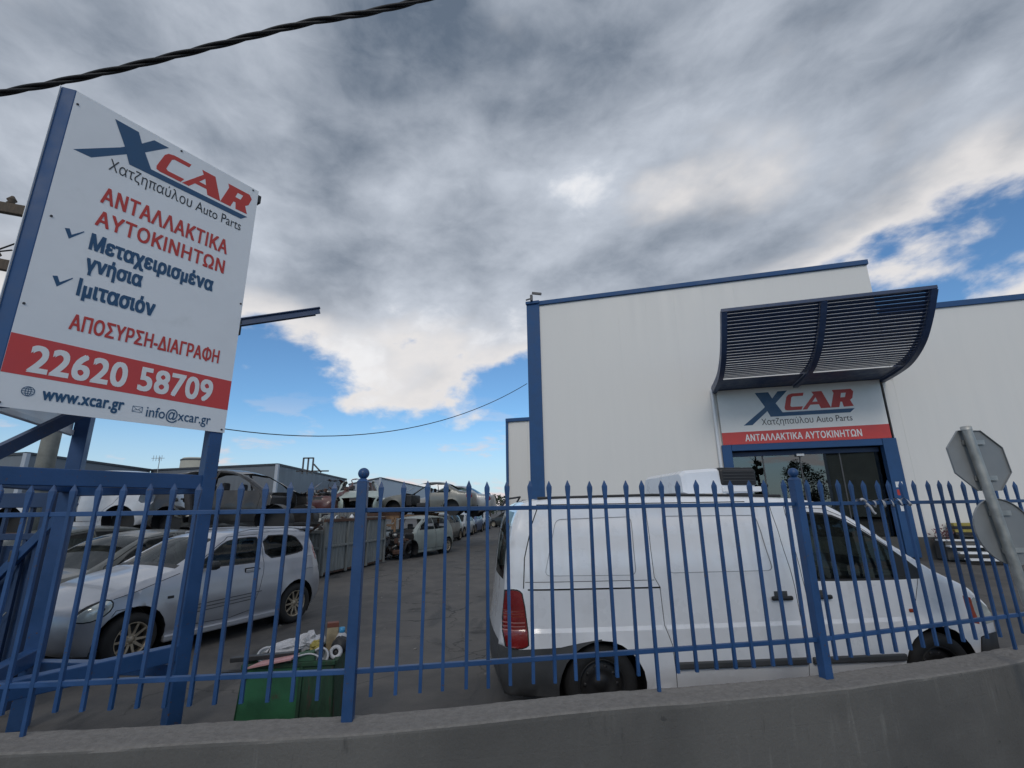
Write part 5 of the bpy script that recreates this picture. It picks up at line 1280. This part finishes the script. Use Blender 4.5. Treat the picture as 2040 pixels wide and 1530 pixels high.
MB().lathe([(2.1, 0), (2.1, 8.3), (1.9, 8.55), (0.01, 8.65)], n=32).build('tank_shell', M['cream'], tk); MB().lathe([(2.14, 8.2), (2.14, 8.36), (2.05, 8.4)], n=32).build('rim', M['wroof'], tk)
hp = empty('roof_hoist', (-24.2, 58.5, 0), 0, 'dark steel hoist frame on the grey warehouse roof', 'hoist')
for a_, b_ in (((-.6, 0, 7), (-.6, 0, 9.0)), ((.6, 0, 7), (.6, 0, 9.0)), ((-.6, 0, 8.95), (.6, 0, 8.95)), ((0, 0, 7.0), (0, 0, 9.0)), ((.7, 0, 8.2), (1.7, 0, 7.2)), ((-1.4, 0, 7.35), (2.6, 0, 7.35))): MB().bar(a_, b_, .16, .16).build('strut', M['steel'], hp)
hp.location = (-25.2, 58.5, -0.9)
an = empty('roof_antenna', (-38.0, 51.0, 0), 0, 'thin television antenna above the grey warehouse roof', 'antenna')
mb = MB(); mb.tube([(0, 0, 0), (0, 0, 7.6)], .04, 6); mb.build('mast', M['galv'], an); mb = MB(); mb.tube([(-.9, 0, 7.45), (.5, 0, 7.45)], .025, 5); mb.build('boom', M['galv'], an)
for k in range(4): MB().bar((-.7 + .3 * k, 0, 7.15), (-.7 + .3 * k, 0, 7.75), .03, .03).build('element', M['galv'], an)

# ================================================================== trees
M['leaf'] = material('dark_foliage', (0.035, 0.055, 0.028), .85, 0, .4, 2.5); M['leaf2'] = material('pine_foliage', (0.028, 0.045, 0.030), .85, 0, .4, 2.5); M['bark'] = material('bark', (0.08, 0.06, 0.045), .9)
def tree(name, label, loc, h, w, shape, seed, n=700, leaf='leaf', ls=.16, group='trees at the far end of the yard'):
    rnd = random.Random(seed); r_ = empty(name, loc, rnd.uniform(0, 6), label, 'tree', group)
    mb = MB(); mb.tube([(0, 0, 0), (.03 * h * rnd.uniform(-1, 1), 0, h * .45), (0, 0, h * .93)], [h * .022, h * .016, h * .004], 7)
    for k in range(7):
        z = h * rnd.uniform(.3, .85); a = rnd.uniform(0, 6.28); mb.tube([(0, 0, z), (math.cos(a) * w * .35, math.sin(a) * w * .35, z + h * .06)], [h * .007, h * .002], 5)
    mb.build('trunk', M['bark'], r_)
    mb = MB(); clumps = []
    for k in range(26):
        t = rnd.uniform(.12, 1.0)
        rad = w * .5 * ((1 - t) ** .8 + .06) if shape == 'cone' else (w * .5 * math.sqrt(max(.02, 1 - ((t - .55) / .5) ** 2)) if shape == 'round' else w * .5 * (math.sin(math.pi * min(1, t * .95 + .04)) ** .6))
        a = rnd.uniform(0, 6.28); q_ = rad * math.sqrt(rnd.uniform(.1, 1)); clumps.append((Vector((math.cos(a) * q_, math.sin(a) * q_, h * (.10 + .88 * t))), max(.14 * w, rad * .45)))
    for k in range(n):
        c, cr = rnd.choice(clumps); v = Vector((rnd.gauss(0, 1), rnd.gauss(0, 1), rnd.gauss(0, .7))); v = c + v.normalized() * cr * rnd.uniform(.35, 1.0)
        a = Vector((rnd.uniform(-1, 1), rnd.uniform(-1, 1), rnd.uniform(-1, 1))).normalized(); b = a.orthogonal().normalized(); s_ = ls * h / 5 * rnd.uniform(.6, 1.5)
        mb.add([v - a * s_, v + b * s_ * .6, v + a * s_, v - b * s_ * .6], [(0, 1, 2, 3)])
    mb.build('crown', M[leaf], r_)
tl = [(-6.2, 128, 4.2, 3.6, 'round', 'bushy dark tree beside the cream building'), (-3.6, 140, 4.4, 3.8, 'round', 'second dark tree right of the cream building'), (-1.0, 138, 4.0, 4.2, 'round', 'third dark tree right of the cream building'), (-7.6, 150, 5.2, 3.0, 'cone', 'pointed conifer above the dark trees beyond the yard'), (1.4, 150, 4.0, 4.4, 'round', 'dark tree just left of the van roof far away'), (-4.8, 100, 3.3, 4.5, 'round', 'low shrubby tree in front of the far trees')]
for k, (x, y, h_, w_, sh, lb) in enumerate(tl): tree('yard_tree', lb, (x, y, 0), h_ + 1.0, w_, sh, 40 + k, 900, 'leaf2' if sh == 'cone' else 'leaf')
# street side, behind the viewer: seen only as reflections in the shop glass
for k, (x, y, h_, w_, sh) in enumerate([(-8, -46, 13, 3.0, 'col'), (0, -52, 9, 5, 'cone'), (5, -48, 12, 2.4, 'cone'), (11, -50, 8, 6, 'round'), (26, -46, 13, 3.0, 'col')]):
    tree('street_tree', ['slim cypress across the street, leftmost', 'broad conifer across the street', 'tall cypress across the street, middle', 'round tree across the street', 'tall cypress across the street, farthest'][k], (x, y, 0), h_, w_, sh, 70 + k, 3500, 'leaf2', .08, 'trees across the street')
shed('cream flat roofed building across the street behind the viewer', [(14, -44), (30, -40), (34, -56), (18, -60)], 8.5, M['cream'])
# ================================================================== green bin with junk, just behind the wall
M['bingreen'] = material('green_bin_paint', (0.018, 0.105, 0.045), .6, 0, .25, 5, .15, 30, color2=(.07, .035, .025), c2lo=.60, c2hi=.72, c2scale=4)
M['binrust'] = material('rusty_green_bin', (0.016, 0.055, 0.028), .75, 0, .3, 5, .2, 30, streak=(5, 5, 1), color2=(.06, .032, .024), c2lo=.52, c2hi=.68, c2scale=4)
bn_ = empty('green_bin', (-1.585, 4.02, 0), R(8), 'old green metal bin full of discarded parts behind the wall', 'bin')
def taper(x0, x1, y0, y1, z0, z1, t, name, mat, d=.012):
    # one tapered sheet side given by plan edge
    a0, b0 = Vector((x0, y0, z0)), Vector((x1, y1, z0)); a1, b1 = Vector((x0 * t, y0 * t, z1)), Vector((x1 * t, y1 * t, z1))
    nrm = (b0 - a0).cross(Vector((0, 0, 1))).normalized() * d
    mb = MB(); vs = [a0, b0, b1, a1, a0 - nrm, b0 - nrm, b1 - nrm, a1 - nrm]
    mb.add(vs, [(0, 1, 2, 3), (7, 6, 5, 4), (0, 4, 5, 1), (1, 5, 6, 2), (2, 6, 7, 3), (3, 7, 4, 0)]); return mb.build(name, mat, bn_)
bx0, bx1, by0, by1, bh = -.42, .27, -.27, .27, .66
taper(bx0, 0.015, by0, by0, 0, bh, .90, 'side_sheet', M['bingreen']); taper(0.018, bx1, by0, by0, 0, bh, .90, 'side_sheet', M['binrust']); taper(bx1, bx1, by0, by1, 0, bh, .90, 'side_sheet', M['binrust']); taper(bx1, bx0, by1, by1, 0, bh, .90, 'side_sheet', M['bingreen']); taper(bx0, bx0, by1, by0, 0, bh, .90, 'side_sheet', M['bingreen'])
MB().bbox((-.075, 0, .02), (.66, .52, .03), .005).build('floor', M['binrust'], bn_)
MB().bar((.016, by0 - .008, .0), (.016, by0 * .9 - .008, bh), .022, .012, up=(0, 1, 0)).build('seam_strip', M['binrust'], bn_)
for sy in (by0 * .9, by1 * .9): MB().bar((bx0 * .92, sy, bh), (bx1 * .92, sy, bh), .035, .03, bev=.005).build('rim', M['binrust'], bn_)
for sx_ in (bx0 * .9, bx1 * .9): MB().bar((sx_, by0 * .9, bh), (sx_, by1 * .9, bh), .035, .03, bev=.005).build('rim', M['binrust'], bn_)
MB().bar((-.52, by0 * .9 - .03, bh - .03), (-.36, by0 * .9 - .03, bh - .03), .05, .04).build('lifting_lug', M['black'], bn_)
MB().box((-.06, 0, .52), (.60, .46, .12)).build('filling', M['dark'], bn_)
M['paper'] = material('white_crumpled_plastic', (0.46, 0.46, 0.48), .6, 0, .2, 8); M['pink'] = material('pink_plastic', (0.50, 0.27, 0.27), .55, 0, .1, 8); M['yellow'] = material('dull_yellow', (0.32, 0.26, 0.06), .6); M['tanlabel'] = material('tan_label', (0.30, 0.24, 0.15), .7, 0, .3, 14); M['redcap'] = material('brown_red_card', (0.16, 0.05, 0.03), .7); M['cyan'] = material('cyan_cap', (0.05, 0.28, 0.52), .4); M['green2'] = material('dark_green_box', (0.03, 0.09, 0.05), .6)
def inbin(x, y, z):   # bin local to world
    x = x * .66 if x > 0 else x
    v = Matrix.Rotation(R(8), 3, 'Z') @ Vector((x, y, z)); return (bn_.location.x + v.x, bn_.location.y + v.y, v.z)
GJ = 'junk lying in the green bin'
def item(name, label, cat, loc, rz=0): return empty(name, inbin(*loc), R(8 + rz), label, cat, GJ)
it = item('carton', 'upright tan carton with brown top in the green bin', 'carton', (.22, .08, .66), 12); MB().bbox((0, 0, .085), (.085, .06, .17), .004).build('box', M['tanlabel'], it); MB().bbox((0, 0, .185), (.088, .063, .035), .004).build('top_band', M['redcap'], it)
it = item('bottle', 'white bottle with cyan cap in the green bin', 'bottle', (.335, .06, .66)); MB().lathe([(.001, 0), (.045, 0), (.045, .09), (.03, .12), (.018, .13)], n=16).build('bottle_body', M['paper'], it); MB().lathe([(.019, .128), (.022, .13), (.022, .165), (.001, .168)], n=14).build('cap', M['cyan'], it)
def rim_thing(label, loc, r, tilt, rz, spokes=14):
    o = item('headlamp_bezel', label, 'lamp part', loc, rz); rot = Matrix.Rotation(R(tilt), 3, 'X')
    MB().lathe([(r + .008 * math.cos(a), .008 * math.sin(a)) for a in [2 * math.pi * k / 8 for k in range(9)]], n=26, rot=rot).build('ring', M['paper'], o)
    mb = MB(); mb.lathe([(.001, -.03), (r * .5, -.022), (r * .98, .0)], n=22, rot=rot); mb.build('dish', M['signback'], o)
    mb = MB(); mb.tube([rot @ Vector((-r * .2, -r * .4, .012)), rot @ Vector((r * .4, r * .8, .012))], .006, 6); mb.build('stalk', M['black'], o)
rim_thing('round white lamp bezel with black stalk at the front of the green bin', (.19, -.20, .69), .056, 68, 0); rim_thing('round white lamp bezel lying at the left of the green bin', (-.28, -.08, .69), .062, 40, 20); rim_thing('pale round lamp bezel behind the crumpled wrapping in the green bin', (.06, .10, .72), .05, 55, -20)
o = item('wheel_hub', 'small white ring with dark centre at the right of the green bin', 'hub', (.34, -.14, .70)); rot = Matrix.Rotation(R(75), 3, 'X'); MB().lathe([(.022, .0), (.022, .02), (.045, .02), (.048, 0), (.045, -.02), (.022, -.02), (.022, 0)], n=22, rot=rot).build('ring', M['paper'], o); MB().lathe([(.001, .005), (.02, .005), (.02, -.01)], n=14, rot=rot).build('centre', M['black'], o)
mb = MB(); rnd = random.Random(2)
def ball(r, jit, seed, n=14, m=9, sq=1.0):
    rnd = random.Random(seed); v = []; f = []
    for i in range(m + 1):
        for k in range(n):
            th, ph = math.pi * i / m, 2 * math.pi * k / n; rr_ = r * (1 + rnd.uniform(-jit, jit)) if 0 < i < m else r
            v.append((rr_ * math.sin(th) * math.cos(ph), rr_ * math.sin(th) * math.sin(ph), rr_ * math.cos(th) * sq))
    for i in range(m):
        for k in range(n): f.append((i * n + k, i * n + (k + 1) % n, (i + 1) * n + (k + 1) % n, (i + 1) * n + k))
    mb = MB(); mb.add(v, f, jit < .1); return mb
o = ball(.062, .09, 5, 18, 12).build('rubber_boot', M['black'], None, inbin(.355, -.04, .72)); tag(o, 'black rubber ball shaped boot at the right end of the green bin', 'rubber part', GJ)
def crumple(label, loc, sx_, sy_, sz_, mat, seed, rz=0, name='crumpled_wrapping'):
    o = ball(1.0, .28, seed, 12, 8).build(name, mat, None, inbin(*loc)); o.scale = (sx_, sy_, sz_); o.rotation_euler = (R(8), R(-14), R(rz)); tag(o, label, 'wrapping', GJ)
crumple('long white crumpled wrapping across the green bin', (-.14, -.02, .73), .17, .07, .045, M['paper'], 3, 10); crumple('white crumpled wrapping in the middle of the green bin', (-.01, -.02, .76), .08, .07, .06, M['paper'], 7, 40); crumple('dull yellow wrapping in the middle of the green bin', (.085, -.05, .72), .05, .05, .05, M['yellow'], 9, 0)
o = MB(); vs = [(-.16, -.035, 0), (.13, -.05, .045), (.16, .05, .05), (-.10, .06, .01)]; o.add([(a, b, c) for a, b, c in vs] + [(a, b, c - .012) for a, b, c in vs], [(0, 1, 2, 3), (7, 6, 5, 4), (0, 4, 5, 1), (1, 5, 6, 2), (2, 6, 7, 3), (3, 7, 4, 0)])
o = o.build('plastic_panel', M['pink'], None, inbin(-.17, -.27, .675), (0, 0, R(8))); tag(o, 'pink plastic panel hanging over the front rim of the green bin', 'panel', GJ)
o = MB().bar((-.45, 0, 0), (.02, .02, .03), .05, .03, bev=.004).build('black_batten', M['black'], None, inbin(-.05, -.22, .69)); tag(o, 'black plastic batten lying across the left of the green bin', 'batten', GJ)
o = MB().bbox((0, 0, 0), (.16, .06, .07), .006).build('small_box', M['green2'], None, inbin(.02, -.20, .69), (0, R(-8), R(10))); tag(o, 'small dark green box at the front rim of the green bin', 'box', GJ)
o = MB().tube(catmull([(-.1, -.23, .68), (.0, -.26, .71), (.1, -.22, .72), (.2, -.24, .69)], 8), .006, 6).build('white_hose', M['paper'], None, (bn_.location.x, bn_.location.y, 0)); tag(o, 'thin white hose along the front rim of the green bin', 'hose', GJ)

# ================================================================== road signs seen from behind, on the street side of the railing
rs = empty('road_sign', (3.66, 3.70, 0), 0, 'galvanised pole with octagonal and round road signs seen from behind', 'road sign')
ptop, pbot = Vector((3.575 - 3.66, 0, 2.285)), Vector((3.80 - 3.66, 0, -.1))
MB().tube([ptop, pbot], .033, 14).build('sign_pole', M['galv'], rs)
MB().lathe([(.001, .012), (.035, .01), (.036, -.02)], ptop, n=14).build('pole_cap', M['galv'], rs)
pd = (ptop - pbot).normalized()
def plate(c, r, n, rot0, name, yaw):
    c = Vector(c); mb = MB(); ax = Vector((math.cos(yaw), math.sin(yaw), 0)); up_ = pd; out_ = ax.cross(up_).normalized()
    ring_ = [(math.cos(2 * math.pi * k / n + rot0) * r, math.sin(2 * math.pi * k / n + rot0) * r) for k in range(n)]
    mb.prism(ring_, lambda u, v, d: c + ax * u + up_ * v - out_ * d, .0, .003)
    if n > 12 or True:
        fl = [(a * .985, b * .985) for a, b in ring_]
        mb.prism(ring_, lambda u, v, d: c + ax * u + up_ * v - out_ * d, -.012, .0, [fl])
    mb.build(name, M['signback'], rs)
    for s_ in (-.55, .55):
        p = c + up_ * r * s_ + out_ * .012
        MB().bar(p - ax * r * .35, p + ax * r * .35, .012, .035).build('clamp_rail', M['galv'], rs)
pl = lambda z: Vector((ptop.x + (ptop.z - z) * (pbot.x - ptop.x) / (ptop.z - pbot.z), 0, z))
plate(pl(2.035) + Vector((.055, .050, 0)), .255, 8, math.pi / 8, 'octagonal_plate', R(4)); plate(pl(1.50) + Vector((.065, .050, 0)), .245, 32, 0, 'round_plate', R(4))

# ================================================================== white ribbon wound on the right railing panel
d2 = (FR - P2).normalized(); pts = []
for k in range(90):
    t = .62 + .58 * k / 89; p = P2 + d2 * t; a = k * .42; pts.append((p.x + math.cos(a) * .006 - d2.y * .03 * math.cos(a), p.y + d2.x * .03 * math.cos(a) - .0, 1.722 + .030 * math.sin(a) + .006 * math.sin(k * .9)))
mb = MB(); vs = []
for i, p in enumerate(pts): w_ = .011 + .005 * math.sin(i * .7); vs += [(p[0] - w_ * d2.x, p[1] - w_ * d2.y, p[2] + .004), (p[0] + w_ * d2.x, p[1] + w_ * d2.y, p[2] - .004)]
mb.add(vs, [(2 * i, 2 * i + 1, 2 * i + 3, 2 * i + 2) for i in range(len(pts) - 1)], True)
q0 = P2 + d2 * .66; b0 = len(mb.v)
mb.tube(catmull([(q0.x, q0.y - .04, 1.735), (q0.x - .03, q0.y - .05, 1.752), (q0.x - .05, q0.y - .05, 1.745)], 5), .010, 6); mb.tube(catmull([(q0.x, q0.y - .04, 1.72), (q0.x + .02, q0.y - .05, 1.69), (q0.x + .035, q0.y - .05, 1.655), (q0.x + .05, q0.y - .05, 1.64)], 5), .009, 6)
tag(mb.build('white_ribbon', M['paper']), 'white plastic ribbon knotted round the right railing panel', 'ribbon')

# ================================================================== things at the foot of the warehouse
def on_bld(u, d, z): v = FO + FD * u + FN * d; return (v.x, v.y, z)
bx = empty('wall_bench', on_bld(1.35, .35, 0), ang, 'dark yellow and black bench shaped box against the warehouse wall', 'bench')
for k, c in enumerate(('black', 'yellow', 'black', 'yellow')): MB().bbox((0, 0, .78 + .09 * k), (1.1, .4, .085), .008).build('slat', M[c], bx)
for x in (-.45, .45): MB().bbox((x, 0, .37), (.08, .35, .72), .008).build('leg', M['black'], bx)
st_ = MB().bar(on_bld(1.5, 1.3, 0), on_bld(1.38, 1.25, 1.0), .05, .05).build('leaning_stick', M['yellow']); tag(st_, 'thin pale stick leaning near the warehouse steps', 'stick')
pp = empty('potted_plant', on_bld(.55, .45, 0), 0, 'small reddish potted plant beside the warehouse entrance', 'plant')
MB().lathe([(.001, 0), (.16, 0), (.2, .62), (.18, .62), (.16, .55), (.001, .55)], n=16).build('pot', M['plinth'], pp)
M['redleaf'] = material('reddish_leaves', (0.14, 0.06, 0.07), .8, 0, .4, 5); mb = MB(); rnd = random.Random(4)
for k in range(120):
    v = Vector((rnd.gauss(0, .13), rnd.gauss(0, .13), .75 + rnd.gauss(0, .11))); a = Vector((rnd.uniform(-1, 1), rnd.uniform(-1, 1), rnd.uniform(-1, 1))).normalized(); b = a.orthogonal().normalized()
    mb.add([v - a * .05, v + b * .025, v + a * .05, v - b * .025], [(0, 1, 2, 3)])
mb.build('leaves', M['redleaf'], pp)

# ================================================================== litter and grit on the asphalt
M['plinth2'] = material('pale_grit', (0.22, 0.21, 0.20), .9); mb = MB(); rnd = random.Random(12)
for k in range(170):
    x, y = rnd.uniform(-4, 8), rnd.uniform(5.4, 17) ; s_ = rnd.uniform(.006, .022) * (1 + (rnd.random() < .06) * 1.5)
    mb.box((x, y, s_ * .3), (s_ * 2, s_, s_ * .6), Matrix.Rotation(rnd.uniform(0, 6), 3, 'Z'))
tag(mb.build('litter', M['plinth2']), 'scattered pale grit and litter on the yard asphalt', 'litter', kind='stuff')
